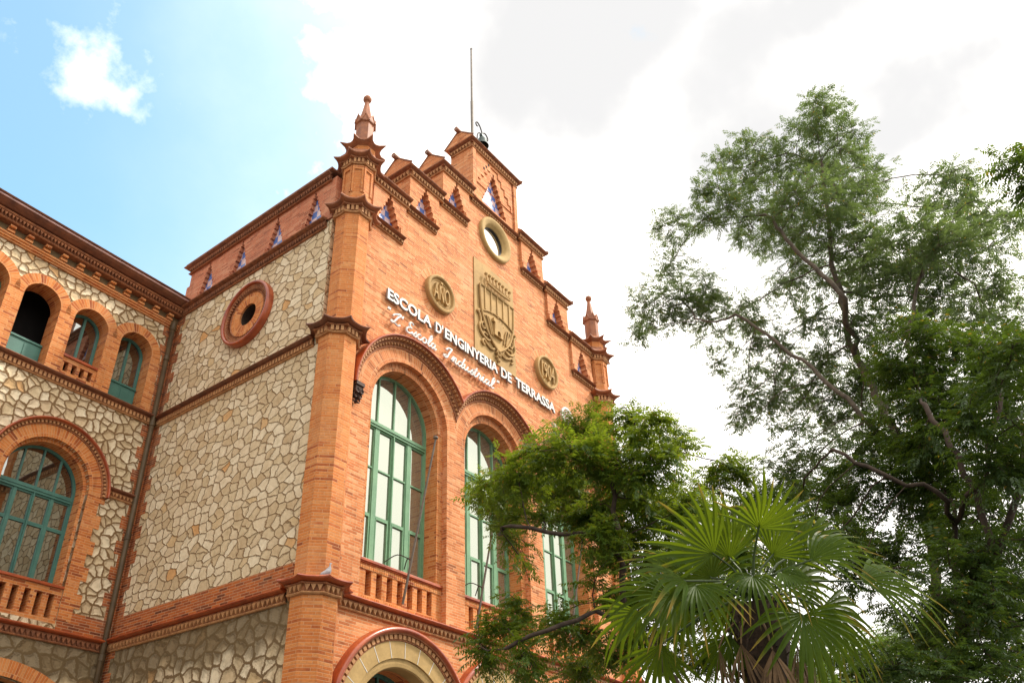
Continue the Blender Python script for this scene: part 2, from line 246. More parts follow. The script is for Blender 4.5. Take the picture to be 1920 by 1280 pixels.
# ------------------------------------------------------------------ mesh helpers
def FAC(a, b, c): return (a, -c, b)              # facade plane: a along +X, b up, c outwards (-Y)
def SID(a, b, c): return (-c, a, b)              # side plane: a along +Y, b up, c outwards (-X)
def WNG(a, b, c): return (-a, -c, b)             # wing plane in the wing's own axes
class MB:
    def __init__(s): s.v = []; s.f = []; s.uv = []; s.mi = []
    def add(s, vs, fs, mi=0, uvs=None):
        o = len(s.v); s.v += [tuple(p) for p in vs]
        for i, f in enumerate(fs):
            s.f.append([o + k for k in f]); s.mi.append(mi); s.uv.append(uvs[i] if uvs else None)
    def box(s, T, a0, a1, b0, b1, c0, c1, mi=0):
        P = [T(a, b, c) for a in (a0, a1) for b in (b0, b1) for c in (c0, c1)]
        s.add(P, [(0, 1, 3, 2), (4, 6, 7, 5), (0, 4, 5, 1), (2, 3, 7, 6), (0, 2, 6, 4), (1, 5, 7, 3)], mi)
    def poly(s, T, outer, holes, cf, cb, mi=0, back=True):
        loops = [outer] + list(holes); flat = [p for l in loops for p in l]
        tris = tessellate_polygon([[Vector((x, y, 0)) for x, y in l] for l in loops])
        s.add([T(x, y, cf) for x, y in flat], [tuple(t) for t in tris], mi)
        if back: s.add([T(x, y, cb) for x, y in flat], [tuple(t) for t in tris], mi)
        for l in loops:
            n = len(l); s.add([T(x, y, cf) for x, y in l] + [T(x, y, cb) for x, y in l], [(i, (i + 1) % n, n + (i + 1) % n, n + i) for i in range(n)], mi)
    def arc(s, T, ca, cb, prof, t0, t1, n=40, mi=0, rad=False, closed=False):
        P = []; k = len(prof)
        for i in range(n + 1):
            th = t0 + (t1 - t0) * i / n
            for r, c in prof: P.append(T(ca + r * math.cos(th), cb + r * math.sin(th), c))
        F = []; U = []
        kk = k if closed else k - 1
        rm = sum(r for r, c in prof) / k
        for i in range(n):
            for j in range(kk):
                j2 = (j + 1) % k; F.append((i * k + j, (i + 1) * k + j, (i + 1) * k + j2, i * k + j2))
                if rad:
                    a0 = (t0 + (t1 - t0) * i / n) * rm; a1 = (t0 + (t1 - t0) * (i + 1) / n) * rm
                    l0 = sum(math.dist(prof[q], prof[q + 1]) for q in range(j)); l1 = l0 + math.dist(prof[j], prof[j2])
                    U.append([(l0, a0), (l0, a1), (l1, a1), (l1, a0)])
        s.add(P, F, mi, U if rad else None)
    def sweep(s, pts, prof, closed=False, mi=0):
        n = len(pts); k = len(prof); P = []
        for i in range(n):
            p = Vector(pts[i]).to_2d(); ns = []
            for a, b in (((i - 1) % n, i), (i, (i + 1) % n)):
                if not closed and ((a == n - 1 and i == 0) or (b == 0 and i == n - 1)): continue
                d = (Vector(pts[b]).to_2d() - Vector(pts[a]).to_2d()).normalized(); ns.append(Vector((d.y, -d.x)))
            if len(ns) == 2: nn = (ns[0] + ns[1]).normalized(); nn = nn / max(0.3, nn.dot(ns[0]))
            else: nn = ns[0]
            for o, z in prof: P.append((p.x + nn.x * o, p.y + nn.y * o, z))
        F = []
        for i in range(n if closed else n - 1):
            i2 = (i + 1) % n
            for j in range(k - 1): F.append((i * k + j, i2 * k + j, i2 * k + j + 1, i * k + j + 1))
        if not closed:
            F.append(tuple(range(k))); F.append(tuple(reversed(range((n - 1) * k, n * k))))
        s.add(P, F, mi)
    def teeth(s, pts, o0, o1, z0, z1, pitch=0.1, closed=False, mi=0, style='tri'):
        n = len(pts)
        for i in range(n if closed else n - 1):
            a = Vector(pts[i]).to_2d(); b = Vector(pts[(i + 1) % n]).to_2d(); d = b - a; Ln = d.length
            if Ln < 0.05: continue
            d.normalize(); nn = Vector((d.y, -d.x)); a2 = a + nn * o0; k = max(1, round(Ln / pitch)); w = Ln / k
            for q in range(k):
                c = a2 + d * (w * (q + 0.5)); h = w * (0.46 if style == 'tri' else 0.3)
                if style == 'tri':
                    A = [c - d * h, c + d * h, c]; Z = [z1, z1, z0]
                    P = [(*p, z) for p, z in zip(A, Z)] + [(p.x + nn.x * (o1 - o0), p.y + nn.y * (o1 - o0), z) for p, z in zip(A, Z)]
                    s.add(P, [(3, 4, 5), (0, 3, 5, 2), (1, 2, 5, 4)], mi)
                else:
                    P = [(*(c + d * sx * h + nn * oo), z) for sx in (-1, 1) for oo in (0, o1 - o0) for z in (z0, z1)]
                    s.add(P, [(0, 1, 3, 2), (4, 6, 7, 5), (0, 4, 5, 1), (2, 3, 7, 6), (0, 2, 6, 4), (1, 5, 7, 3)], mi)
    def tube(s, pts, radii, n=8, mi=0, caps=True):
        pts = [Vector(p) for p in pts]; m_ = len(pts)
        if isinstance(radii, (int, float)): radii = [radii] * m_
        u = None; P = []
        for i in range(m_):
            t = (pts[min(i + 1, m_ - 1)] - pts[max(i - 1, 0)]).normalized()
            if u is None: u = t.orthogonal().normalized()
            else: u = (u - t * u.dot(t)); u = u.normalized() if u.length > 1e-6 else t.orthogonal().normalized()
            w = t.cross(u)
            for k in range(n): P.append(pts[i] + (u * math.cos(2 * PI * k / n) + w * math.sin(2 * PI * k / n)) * radii[i])
        F = [(i * n + k, i * n + (k + 1) % n, (i + 1) * n + (k + 1) % n, (i + 1) * n + k) for i in range(m_ - 1) for k in range(n)]
        if caps: F += [tuple(reversed(range(n))), tuple(range((m_ - 1) * n, m_ * n))]
        s.add(P, F, mi)
    def lathe(s, c, prof, n=20, mi=0):
        P = [(c[0] + r * math.cos(2 * PI * k / n), c[1] + r * math.sin(2 * PI * k / n), c[2] + z) for r, z in prof for k in range(n)]
        F = [(i * n + k, i * n + (k + 1) % n, (i + 1) * n + (k + 1) % n, (i + 1) * n + k) for i in range(len(prof) - 1) for k in range(n)]
        s.add(P, F, mi)
    def sphere(s, c, r, n=14, mi=0, sc=(1, 1, 1)):
        P = []; F = []; R_ = n // 2
        for i in range(R_ + 1):
            a = PI * i / R_
            for k in range(n): P.append((c[0] + r * sc[0] * math.sin(a) * math.cos(2 * PI * k / n), c[1] + r * sc[1] * math.sin(a) * math.sin(2 * PI * k / n), c[2] + r * sc[2] * math.cos(a)))
        for i in range(R_):
            for k in range(n): F.append((i * n + k, (i + 1) * n + k, (i + 1) * n + (k + 1) % n, i * n + (k + 1) % n))
        s.add(P, F, mi)
    def build(s, name, mats, parent=None, smooth=False, clip=None, bevel=0):
        me = bpy.data.meshes.new(name); me.from_pydata([tuple(p) for p in s.v], [], s.f); me.validate(clean_customdata=False)
        if len(me.polygons) == len(s.f):
            me.polygons.foreach_set('material_index', s.mi)
            uvl = me.uv_layers.new(name='UVMap'); data = np.zeros(len(me.loops) * 2, dtype=np.float32)
            V = s.v
            for p in me.polygons:
                cu = s.uv[p.index]; nx, ny, nz = p.normal
                if cu is None:
                    h = math.hypot(nx, ny)
                    if h > 0.35:
                        tx, ty = -ny / h, nx / h
                        if abs(tx) > abs(ty): sg = 1 if tx > 0 else -1
                        else: sg = 1 if ty > 0 else -1
                        for li, vi in zip(p.loop_indices, p.vertices):
                            v = V[vi]; data[2 * li] = (v[0] * tx + v[1] * ty) * sg; data[2 * li + 1] = v[2] + 50
                    else:
                        for li, vi in zip(p.loop_indices, p.vertices): data[2 * li] = V[vi][0]; data[2 * li + 1] = V[vi][1] + 50
                else:
                    for j, li in enumerate(p.loop_indices): data[2 * li] = cu[j][0]; data[2 * li + 1] = cu[j][1] + 50
            uvl.data.foreach_set('uv', data)
        for mn in (mats if isinstance(mats, (list, tuple)) else [mats]): me.materials.append(MAT[mn])
        if clip or not smooth:
            bm = bmesh.new(); bm.from_mesh(me)
            if clip:
                for co, no in clip: bmesh.ops.bisect_plane(bm, geom=bm.verts[:] + bm.edges[:] + bm.faces[:], plane_co=co, plane_no=no, clear_outer=True)
            bmesh.ops.recalc_face_normals(bm, faces=bm.faces); bm.to_mesh(me); bm.free()
        if smooth: me.polygons.foreach_set('use_smooth', [True] * len(me.polygons))
        o = bpy.data.objects.new(name, me); COL.objects.link(o)
        if parent: o.parent = parent
        if bevel:
            md = o.modifiers.new('bevel', 'BEVEL'); md.width = bevel; md.segments = 2; md.limit_method = 'ANGLE'
        return o
def tag(o, label=None, cat=None, group=None, kind=None):
    for k, v in (('label', label), ('category', cat), ('group', group), ('kind', kind)):
        if v: o[k] = v
    return o
def empty(name, loc=(0, 0, 0), rz=0.0, parent=None):
    o = bpy.data.objects.new(name, None); COL.objects.link(o); o.location = loc; o.rotation_euler = (0, 0, rz); o.empty_display_size = 0.3
    if parent: o.parent = parent
    return o
def arch(c, zs, r, zb, n=36, hw=None):
    hw = hw or r; p = [(c - hw, zb), (c + hw, zb)] + [(c + r * math.cos(PI * i / n), zs + r * math.sin(PI * i / n)) for i in range(n + 1)]
    return p
def rect(a0, a1, b0, b1): return [(a0, b0), (a1, b0), (a1, b1), (a0, b1)]
def circle(c, z, r, n=40): return [(c + r * math.cos(2 * PI * i / n), z + r * math.sin(2 * PI * i / n)) for i in range(n)]
def steptri(c, zb, w, h, n, tipw=0.035):
    dw = (w - tipw) / (n - 1); dh = h / n; Lp = []
    for i in range(n): x = w - dw * i; Lp += [(c - x, zb + dh * i), (c - x, zb + dh * (i + 1))]
    return Lp + [(2 * c - x, z) for x, z in reversed(Lp)]
def octo(cx, cy, a): R_ = a / math.cos(PI / 8); return [(cx + R_ * math.cos(PI / 8 + PI / 4 * k), cy + R_ * math.sin(PI / 8 + PI / 4 * k)) for k in range(8)]

# ------------------------------------------------------------------ cornice pieces
def cornice_prof(z, s, so):
    br = [(-0.02, 0), (.05, 0), (.068, .022), (.05, .045), (.022, .05), (.022, .17), (.085, .175), (.10, .192), (.085, .21), (.07, .215)]
    lp = [(.07, .215), (.13, .225), (.19, .245), (.205, .27), (.19, .295), (.15, .315), (-0.02, .33)]
    return [(o * so, z + h * s) for o, h in br], [(o * so, z + h * s) for o, h in lp]
def cornice(name, pts, z, s=0.8, so=None, parent=None, mats=('terracotta', 'glazed_red'), closed=False, pitch=0.10, style='tri'):
    so = so or s; b = MB(); br, lp = cornice_prof(z, s, so)
    b.sweep(pts, br[3:], closed, 0); b.sweep(pts, lp, closed, 1); b.sweep(pts, br[:4], closed, 2)
    b.teeth(pts, .02 * so, .088 * so, z + .050 * s, z + .176 * s, pitch, closed, 2 if mats[0] == 'terracotta' else 0, style)
    return b.build(name, list(mats) + ['bead_clay' if mats[0] == 'terracotta' else 'terracotta'], parent)
def pillar_ring(name, cx, cy, a, z, s, so, k, parent, mats=('terracotta', 'dark_glaze'), style='tri', top=0.0):
    b = MB(); br, lp = cornice_prof(z, s, so); M_ = 8
    if top: lp = lp[:-1] + [(lp[-2][0] * 0.35, lp[-2][1] + top * 0.45), (lp[-2][0] * 0.1, lp[-2][1] + top)]
    for prof, mi in ((br[3:], 0), (lp, 1), (br[:4], 2)):
        P = []; K = len(prof)
        for j in range(8):
            an = PI / 4 * j; nx, ny = math.cos(an), math.sin(an)
            for q in range(M_):
                t = -1 + 2 * q / M_
                for o, zz in prof:
                    d = a + o; tt = t * d * math.tan(PI / 8); x = nx * d - ny * tt; y = ny * d + nx * tt
                    f = 1 + k * max(0, o) * abs(t) ** 3 / d * 2.2; P.append((cx + x * f, cy + y * f, zz + (k * max(0, o) * abs(t) ** 3 * 0.35 if mi == 1 else 0)))
        n = 8 * M_; F = [(i * K + j, ((i + 1) % n) * K + j, ((i + 1) % n) * K + j + 1, i * K + j + 1) for i in range(n) for j in range(K - 1)]
        b.add(P, F, mi)
    b.teeth(octo(cx, cy, a), .02 * so, .078 * so, z + .052 * s, z + .172 * s, 0.11, True, 2, style)
    return b.build(name, list(mats) + ['bead_clay'], parent)

# ------------------------------------------------------------------ the school building
B = empty('school_building', (5.92, 3.0, 0)); tag(B, 'orange brick school hall with stepped gable, tall arched green windows and rubble side wall', 'school building')
INV = Matrix.Translation((-5.92, -3.0, 0))
def own(o):                                       # keep world coordinates while parented to the building root
    o.parent = B; o.matrix_parent_inverse = INV; return o
CX = 5.92; ARC = (2.53, 5.73, 8.93)
ZS = 10.58
STEP = (0.84, 2.11, 3.44, 4.77); CAPZ = (16.42, 17.64, 18.88); CRS = (15.17, 16.38, 17.60)
X1 = 11.84
# front wall with its openings
out = [(0.45, 0), (X1 - 0.45, 0), (X1 - 0.45, 16.42), (X1 - 2.11, 16.42), (X1 - 2.11, 17.66), (X1 - 3.44, 17.66), (X1 - 3.44, 18.9), (X1 - 4.77, 18.9), (X1 - 4.77, 21.0),
       (4.77, 21.0), (4.77, 18.9), (3.44, 18.9), (3.44, 17.66), (2.11, 17.66), (2.11, 16.42), (0.45, 16.42)]
tri = [(1.42, 15.42, 0.36, 0.98, 6), (2.74, 16.63, 0.36, 0.98, 6), (4.04, 17.85, 0.36, 0.98, 6)]
tris = tri + [(X1 - c, z, w, h, n) for c, z, w, h, n in tri]
holes = [arch(c, ZS, 1.28, 6.14) for c in ARC] + [arch(c, 3.85, 1.3, 0.05) for c in ARC] + [circle(CX, 18.0, 0.56)]
b = MB(); b.poly(FAC, out, holes + [steptri(*t) for t in tris] + [steptri(CX - 0.02, 19.12, 0.60, 1.55, 9)], 0, -0.14)
own(b.build('front_wall', 'facade_brick'))
# relief slabs of the stepped gable
b = MB()
for (c, z, w, h, n), x0, zc, zt in zip(tri, STEP, CRS, CAPZ):
    for mir in (0, 1):
        f = (lambda x: X1 - x) if mir else (lambda x: x)
        a0, a1 = sorted((f(x0), f(x0 + 1.17))); cc = f(c)
        b.poly(FAC, rect(a0, a1, zc + 0.2, zt), [steptri(cc, z, w, h, n)], 0.09, 0.001, back=False)
        for l, r in ((a0 + 0.02, cc - w - 0.03), (cc + w + 0.03, a1 - 0.02)): b.box(FAC, l, r, zc + 0.2, z + 0.16, 0.091, 0.125)
tt = [(4.95, 18.98), (X1 - 4.95, 18.98), (X1 - 4.95, 20.98), (4.95, 20.98)]
b.poly(FAC, tt, [steptri(CX - 0.02, 19.12, 0.60, 1.55, 9)], 0.05, 0.001, back=False)
big = steptri(CX, 19.7, 0.86, 1.15, 5, 0.2)
b.poly(FAC, rect(5.0, X1 - 5.0, 19.7, 20.97), [[(x, z + 0.002) for x, z in big]], 0.08, 0.051, back=False)
for x in (4.78, X1 - 4.94): b.box(FAC, x, x + 0.16, 18.98, 20.98, 0.0, 0.12)
own(b.build('gable_relief', 'facade_brick'))
for x, z in ((5.35, 20.48), (5.47, 20.64), (5.59, 20.80)): b = MB(); b.box(FAC, x, x + 0.07, z, z + 0.09, 0.081, 0.086); own(b.build('vent_hole', 'dark_void'))
# gable thickness behind the front skin, one block per step, each with a little ridged roof
b = MB(); b.poly(FAC, [(0.45, 14.9)] + [(X1 - 0.45, 14.9)] + out[2:], [circle(CX, 18.0, 0.60)], -0.24, -0.74); own(b.build('gable_core', 'facade_brick'))
b = MB()
for x0, x1 in ((0.45, STEP[1]), (STEP[1], STEP[2]), (STEP[2], STEP[3]), (STEP[3], X1 - STEP[3]), (X1 - STEP[3], X1 - STEP[2]), (X1 - STEP[2], X1 - STEP[1]), (X1 - STEP[1], X1 - 0.45)): pass
b.poly(FAC, out[2:] + [], [], -0.141, -0.239) if False else None
outer_skin = [(0.46, 15.0), (X1 - 0.46, 15.0)] + [(x + (-0.002 if x > CX else 0.002), z - 0.002) for x, z in out[2:]]
b.poly(FAC, outer_skin, [steptri(*t) for t in tris] + [steptri(CX - 0.02, 19.12, 0.60, 1.55, 9), circle(CX, 18.0, 0.58)], -0.141, -0.2395, back=False)
own(b.build('gable_skin', 'facade_brick'))
for c, z, w, h, n in tris + [(CX, 19.12, 0.62, 1.6, 9)]:
    b = MB(); b.box(FAC, c - w - 0.04, c + w + 0.04, z - 0.05, z + h + 0.03, -0.135, -0.115); own(b.build('checkered_tile_panel', 'checker_tile'))
CD = ('terracotta', 'dark_terracotta')
for i in range(3):
    for mir in (0, 1):
        a0, a1 = STEP[i] + (-0.1 if i == 0 else 0), STEP[i] + 1.15
        if mir: a0, a1 = X1 - a1, X1 - a0
        own(cornice('string_course', [(a0, 0.0), (a1, 0.0)], CRS[i], 0.62, 0.8, None, CD, pitch=0.11))
own(cornice('string_course', [(4.79, 0.0), (X1 - 4.79, 0.0)], 18.76, 0.6, 0.7, None, CD, pitch=0.11))
def step_cap(x0, x1, z, sides, name='step_cap'):
    y0, y1 = -0.09, 0.72; pts = [(x0, y1), (x0, y0), (x1, y0), (x1, y1)]
    if sides == 'L': pts = [(x0, y1), (x0, y0), (x1, y0)]
    if sides == 'R': pts = [(x0, y0), (x1, y0), (x1, y1)]
    if sides == 'N': pts = [(x0, y0), (x1, y0)]
    e = own(cornice(name, pts, z, 0.95, 0.85, None, ('terracotta', 'dark_terracotta'), pitch=0.11))
    zz = z + 0.30; o = 0.15; xa = x0 - (o if sides in 'LB' else 0); xb = x1 + (o if sides in 'RB' else 0); ym = (y0 + y1) / 2; h = 0.50
    r = MB(); P = [(xa, y0 - o, zz), (xb, y0 - o, zz), (xb, ym, zz + h), (xa, ym, zz + h), (xa, y1 + o, zz), (xb, y1 + o, zz)]
    r.add(P, [(0, 1, 2, 3), (3, 2, 5, 4)], 1); r.add(P, [(0, 3, 4), (1, 5, 2), (0, 4, 5, 1)], 0)
    o_ = 0.03   # thin tile edge standing proud of the brick pediment
    for x in ((xa,) if sides in 'LB' else ()) + ((xb,) if sides in 'RB' else ()):
        r.tube([(x, y0 - o - 0.02, zz + 0.01), (x, ym, zz + h + 0.02), (x, y1 + o + 0.02, zz + 0.01)], 0.028, 6, 1)
    r.tube([(xa - (0.14 if sides in 'LB' else 0), ym, zz + h + 0.02), (xb + (0.14 if sides in 'RB' else 0), ym, zz + h + 0.02)], 0.075, 10, 1)
    q = r.build('cap_roof', ['facade_brick', 'roof_tile']); q.parent = e
    return e
step_cap(0.62, 2.09, 16.38, 'N'); step_cap(2.11, 3.42, 17.60, 'L'); step_cap(3.44, 4.76, 18.84, 'L')
step_cap(X1 - 2.09, X1 - 0.62, 16.38, 'N'); step_cap(X1 - 3.42, X1 - 2.11, 17.60, 'R'); step_cap(X1 - 4.76, X1 - 3.44, 18.84, 'R')
step_cap(4.77, X1 - 4.77, 20.96, 'B', 'tower_cap')
# side wall
b = MB(); b.poly(SID, rect(0.35, 6.5, 6.55, 14.85), [circle(3.07, 13.33, 0.36)], 0, -0.35); own(b.build('side_wall', 'rubble_wall'))
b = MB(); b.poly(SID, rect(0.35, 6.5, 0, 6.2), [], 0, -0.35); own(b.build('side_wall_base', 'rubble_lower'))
b = MB(); b.box(SID, 0.4, 6.45, 6.1, 6.585, -0.3, 0.006); own(b.build('side_brick_band', 'red_brick'))
b = MB(); z = 6.585; k = 0
while z < 14.6:
    w = 0.30 if k % 2 else 0.46; z2 = min(z + 0.30, 14.66); b.box(SID, 6.45 - w, 6.45, z, z2, -0.2, 0.006 if k % 2 else 0.007); z = z2; k += 1
own(b.build('side_quoin', 'red_brick')); b = MB(); z = 0.0
while z < 5.8: w = 0.30 if k % 2 else 0.44; b.box(SID, 6.45 - w, 6.45, z, min(z + 0.30, 5.84), -0.2, 0.006); z += 0.30; k += 1
own(b.build('side_quoin', 'red_brick'))
# side parapet
st = [(1.09 + 1.405 * i, 15.13, 0.30, 1.0, 7) for i in range(4)]
b = MB(); b.poly(SID, rect(0.35, 6.18, 14.86, 16.25), [steptri(*t) for t in st], -0.02, -0.22)
b.box(SID, 0.35, 6.18, 14.86, 16.25, -0.52, -0.26)
ed = 0.35
for c in [s_[0] for s_ in st] + [6.5]:
    b.box(SID, ed, min(c - 0.34, 6.17), 14.9, 15.27, -0.021, 0.015); ed = c + 0.34
own(b.build('side_parapet', 'parapet_brick'))
for c, z, w, h, n in st:
    b = MB(); b.box(SID, c - w - 0.03, c + w + 0.03, z - 0.03, z + h + 0.02, -0.15, -0.13); own(b.build('checkered_tile_panel', 'checker_tile'))
own(cornice('string_course', [(0, 6.45), (0, 0.5)], 14.66, 0.85, 0.85, None, ('dark_terracotta', 'dark_terracotta'), pitch=0.09))
own(cornice('parapet_coping', [(0.52, 6.2), (0.0, 6.2), (0.0, 0.5)], 16.16, 0.85, 0.8, None, ('dark_terracotta', 'roof_tile'), pitch=0.09))
b = MB(); b.box(SID, 0.4, 6.3, 16.42, 16.47, -0.55, 0.13); own(b.build('parapet_top', 'roof_tile'))
own(cornice('string_course', [(0, 6.45), (0, 0.5)], 11.33, 0.8, 0.85, None, ('terracotta', 'dark_glaze'), pitch=0.10, style='box'))
own(cornice('string_course', [(0, 6.45), (0, 0.5)], 5.84, 0.85, 0.9, None, ('terracotta', 'glazed_red'), pitch=0.13))
own(cornice('string_course', [(0.55, 0), (X1 - 0.55, 0)], 5.85, 0.85, 0.9, None, ('terracotta', 'glazed_red'), pitch=0.13))
# small ragged end of the side parapet next to the wing roof
b = MB(); b.box(SID, 6.19, 6.30, 14.9, 15.75, -0.5, -0.02); b.box(SID, 6.31, 6.5, 14.9, 15.35, -0.5, -0.02); b.box(SID, 6.31, 6.62, 15.36, 15.42, -0.55, 0.03); own(b.build('parapet_end', 'parapet_brick'))
# round brick vent in the side wall
e = empty('round_vent'); own(e)
b = MB(); b.arc(SID, 3.07, 13.33, [(0.30, 0.0), (0.30, 0.05), (0.60, 0.06)], 0, 2 * PI, 64, 0, True); b.build('brick_ring', 'orange_arch', e)
b = MB(); b.arc(SID, 3.07, 13.33, [(0.302, -1.3), (0.302, 0.001)], 0, 2 * PI, 48, 0, True); b.build('vent_shaft', 'palm_fibre_and_shade', e)  # dark tube colour stands in for shade inside the vent
b = MB(); b.arc(SID, 3.07, 13.33, [(0.60, 0.05), (0.62, 0.085), (0.64, 0.05), (0.755, 0.05), (0.76, 0.11), (0.78, 0.12), (0.80, 0.11)], 0, 2 * PI, 64, 0)
for k in range(58):
    a = 2 * PI * k / 58; r = 0.72; P = []
    for rr, da in ((0.755, -0.045), (0.755, 0.045), (0.65, 0.0)):
        for c in (0.05, 0.10): P.append(SID(3.07 + rr * math.cos(a + da), 13.33 + rr * math.sin(a + da), c))
    b.add(P, [(1, 3, 5), (0, 1, 5, 4), (2, 4, 5, 3)], 0)
b.build('tooth_ring', 'terracotta', e)
b = MB(); b.arc(SID, 3.07, 13.33, [(0.80, 0.10), (0.80, 0.14), (0.825, 0.175), (0.865, 0.175), (0.89, 0.14), (0.89, 0.0)], 0, 2 * PI, 64, 0); b.build('glazed_rim', 'glazed_red', e, smooth=True)
b = MB(); b.poly(SID, circle(3.07, 13.33, 0.355), [], -1.28, -1.29); b.build('dark_backing', 'dark_void', e)
# corner pillars
def pillar(mir):
    e = empty('corner_pillar'); own(e); f = (lambda x: X1 - x) if mir else (lambda x: x)
    c1 = (f(0.27), 0.08); c2 = (f(0.35), 0.03); c3 = (f(0.39), 0.0); c4 = (f(0.44), -0.03)
    b = MB()
    for (cx, cy), a, z0, z1 in ((c1, .41, 0, 5.95), (c1, .39, 5.95, 11.6), (c2, .375, 11.6, 15.0), (c3, .33, 15.0, 16.6), (c4, .30, 16.6, 17.15)):
        o = octo(cx, cy, a); b.add([(x, y, z0) for x, y in o] + [(x, y, z1) for x, y in o], [(i, (i + 1) % 8, 8 + (i + 1) % 8, 8 + i) for i in range(8)] + [tuple(range(8, 16))])
    b.build('shaft', 'pillar_brick', e)
    b = MB()      # thin raised panels on the parapet stage
    cx, cy = c3
    for j in range(8):
        an = PI / 4 * j; nx, ny = math.cos(an), math.sin(an)
        T = lambda a, z, c: (cx + nx * (0.33 + c) - ny * a, cy + ny * (0.33 + c) + nx * a, z)
        b.box(T, -0.135, -0.09, 15.45, 16.3, 0, 0.03); b.box(T, 0.09, 0.135, 15.45, 16.3, 0, 0.03); b.box(T, -0.09, 0.09, 16.18, 16.3, 0, 0.029)
    b.build('raised_panel', 'pillar_brick', e)
    pillar_ring('cornice', *c1, .40, 5.87, 0.95, 1.05, 0.12, e, ('terracotta', 'glazed_red'))
    pillar_ring('cornice', *c1, .38, 11.36, 0.95, 1.05, 0.18, e, ('terracotta', 'dark_glaze'), 'box')
    pillar_ring('cornice', *c2, .365, 14.74, 1.15, 0.92, 0.28, e, ('terracotta', 'finial_clay'), 'box', 0.10)
    pillar_ring('cornice', *c3, .34, 16.32, 1.0, 0.88, 0.28, e, ('terracotta', 'finial_clay'), 'box', 0.22)
    fin = MB(); cx, cy = c4
    def ring(a, z, hk=0.0, n=5):
        pts = []
        for j in range(8):
            an = PI / 4 * j; nx, ny = math.cos(an), math.sin(an)
            for q in range(n):
                t = -1 + 2 * q / n; tt_ = t * a * math.tan(PI / 8); ff = 1 + hk * abs(t) ** 3; pts.append((cx + (nx * a - ny * tt_) * ff, cy + (ny * a + nx * tt_) * ff, z + hk * 0.1 * abs(t) ** 3))
        return pts
    R_ = [ring(.30, 17.05), ring(.36, 17.08, .2), ring(.42, 17.12, .35), ring(.42, 17.15, .35), ring(.30, 17.22, .1), ring(.23, 17.32), ring(.215, 17.34), ring(.215, 18.0), ring(.25, 18.02), ring(.25, 18.09), ring(.18, 18.10)]
    n = 40
    for r1, r2 in zip(R_[:-1], R_[1:]): fin.add(r1 + r2, [(i, (i + 1) % n, n + (i + 1) % n, n + i) for i in range(n)])
    fp = fin.build('finial', 'finial_clay', e)
    g_ = MB()
    for j in range(8):                # ring of little gablets under the spire
        an = PI / 4 * j; nx, ny = math.cos(an), math.sin(an)
        T = lambda a, z, c: (cx + nx * (0.20 + c) - ny * a, cy + ny * (0.20 + c) + nx * a, z)
        g_.poly(T, [(-0.11, 18.04), (0.11, 18.04), (0, 18.28)], [], 0.055, -0.03)
        g_.poly(T, [(-0.125, 18.02), (-0.09, 18.02), (0, 18.24), (0.09, 18.02), (0.12, 18.02), (0, 18.31)], [], 0.07, 0.056)
    q = g_.build('gablet', 'finial_clay', e); q.parent = fp
    s_ = MB(); s_.lathe((cx, cy, 0), [(.215, 18.06), (.17, 18.3), (.12, 18.55), (.085, 18.75), (.06, 18.92), (.075, 18.94), (.05, 18.97)], 8); s_.sphere((cx, cy, 19.06), 0.115)
    q = s_.build('spire', 'finial_clay', e); q.parent = fp
pillar(0); pillar(1)
# big first-floor windows
def glazing(T, c, zs, r, zb, depth, mframe, mglass, parent, trans, bars, name='arched_window', low=True, mw=0.065):
    e = empty(name); e.parent = parent
    f = MB(); w = 0.075; d0, d1 = -depth, -depth - 0.09
    f.poly(T, arch(c, zs, r, zb), [arch(c, zs, r - w, zb + w)], d0, d1)
    f.box(T, c - r + w, c + r - w, trans - 0.09, trans + 0.05, d0 + 0.03, d1); f.box(T, c - r + w, c + r - w, trans - 0.035, trans - 0.01, d0 + 0.05, d0 + 0.029)
    iw = r - w; dx = iw / 2
    for k in (-1, 0, 1):
        x = c + k * dx; zt = zs + math.sqrt(max(0, (r - w) ** 2 - (k * dx) ** 2)) + 0.01; f.box(T, x - 0.02, x + 0.02, trans + 0.05, zt, d0 - 0.01, d1 + 0.01)
        ww = mw if k else mw * 0.5; f.box(T, x - ww, x + ww, zb + w, trans - 0.09, d0 + 0.005, d1)
        if not k: f.box(T, x - 0.014, x + 0.014, zb + w, trans - 0.09, d0 + 0.025, d0 + 0.006)
    for k in range(4):
        x0 = c - iw + k * dx + (0.0 if k == 0 else (mw if k in (1, 3) else mw * 0.5)); x1 = c - iw + (k + 1) * dx - (0.0 if k == 3 else (mw if k in (0, 2) else mw * 0.5))
        for q in (0, 1):        # sash stiles
            xs = (x0, x0 + 0.025) if q == 0 else (x1 - 0.025, x1); f.box(T, *xs, zb + w, trans - 0.09, d0 - 0.012, d1 + 0.012)
        for bz in bars: f.box(T, x0 + 0.025, x1 - 0.025, bz - 0.018, bz + 0.018, d0 - 0.012, d1 + 0.012)
        if low:
            f.box(T, x0 + 0.025, x1 - 0.025, bars[-1] - 0.06, bars[-1] - 0.02, d0 - 0.004, d1 + 0.004); f.box(T, x0 + 0.025, x1 - 0.025, zb + w, zb + w + 0.05, d0 - 0.004, d1 + 0.004)
            for xs in ((x0 + 0.025, x0 + 0.05), (x1 - 0.05, x1 - 0.025)): f.box(T, *xs, zb + w + 0.05, bars[-1] - 0.06, d0 - 0.004, d1 + 0.004)
        f.box(T, x0 + 0.025, x1 - 0.025, trans - 0.13, trans - 0.09, d0 - 0.012, d1 + 0.012)
    f.build('frame', mframe, e)
    gm = MB(); gm.poly(T, arch(c, zs, r - 0.03, zb + 0.03), [], d0 - 0.045, d0 - 0.05); gm.build('glass', mglass, e)
    rm = MB(); rm.box(T, c - r - 0.1, c + r + 0.1, zb - 0.1, zs + r + 0.1, d1 - 0.9, d1 - 0.8); 
    return e
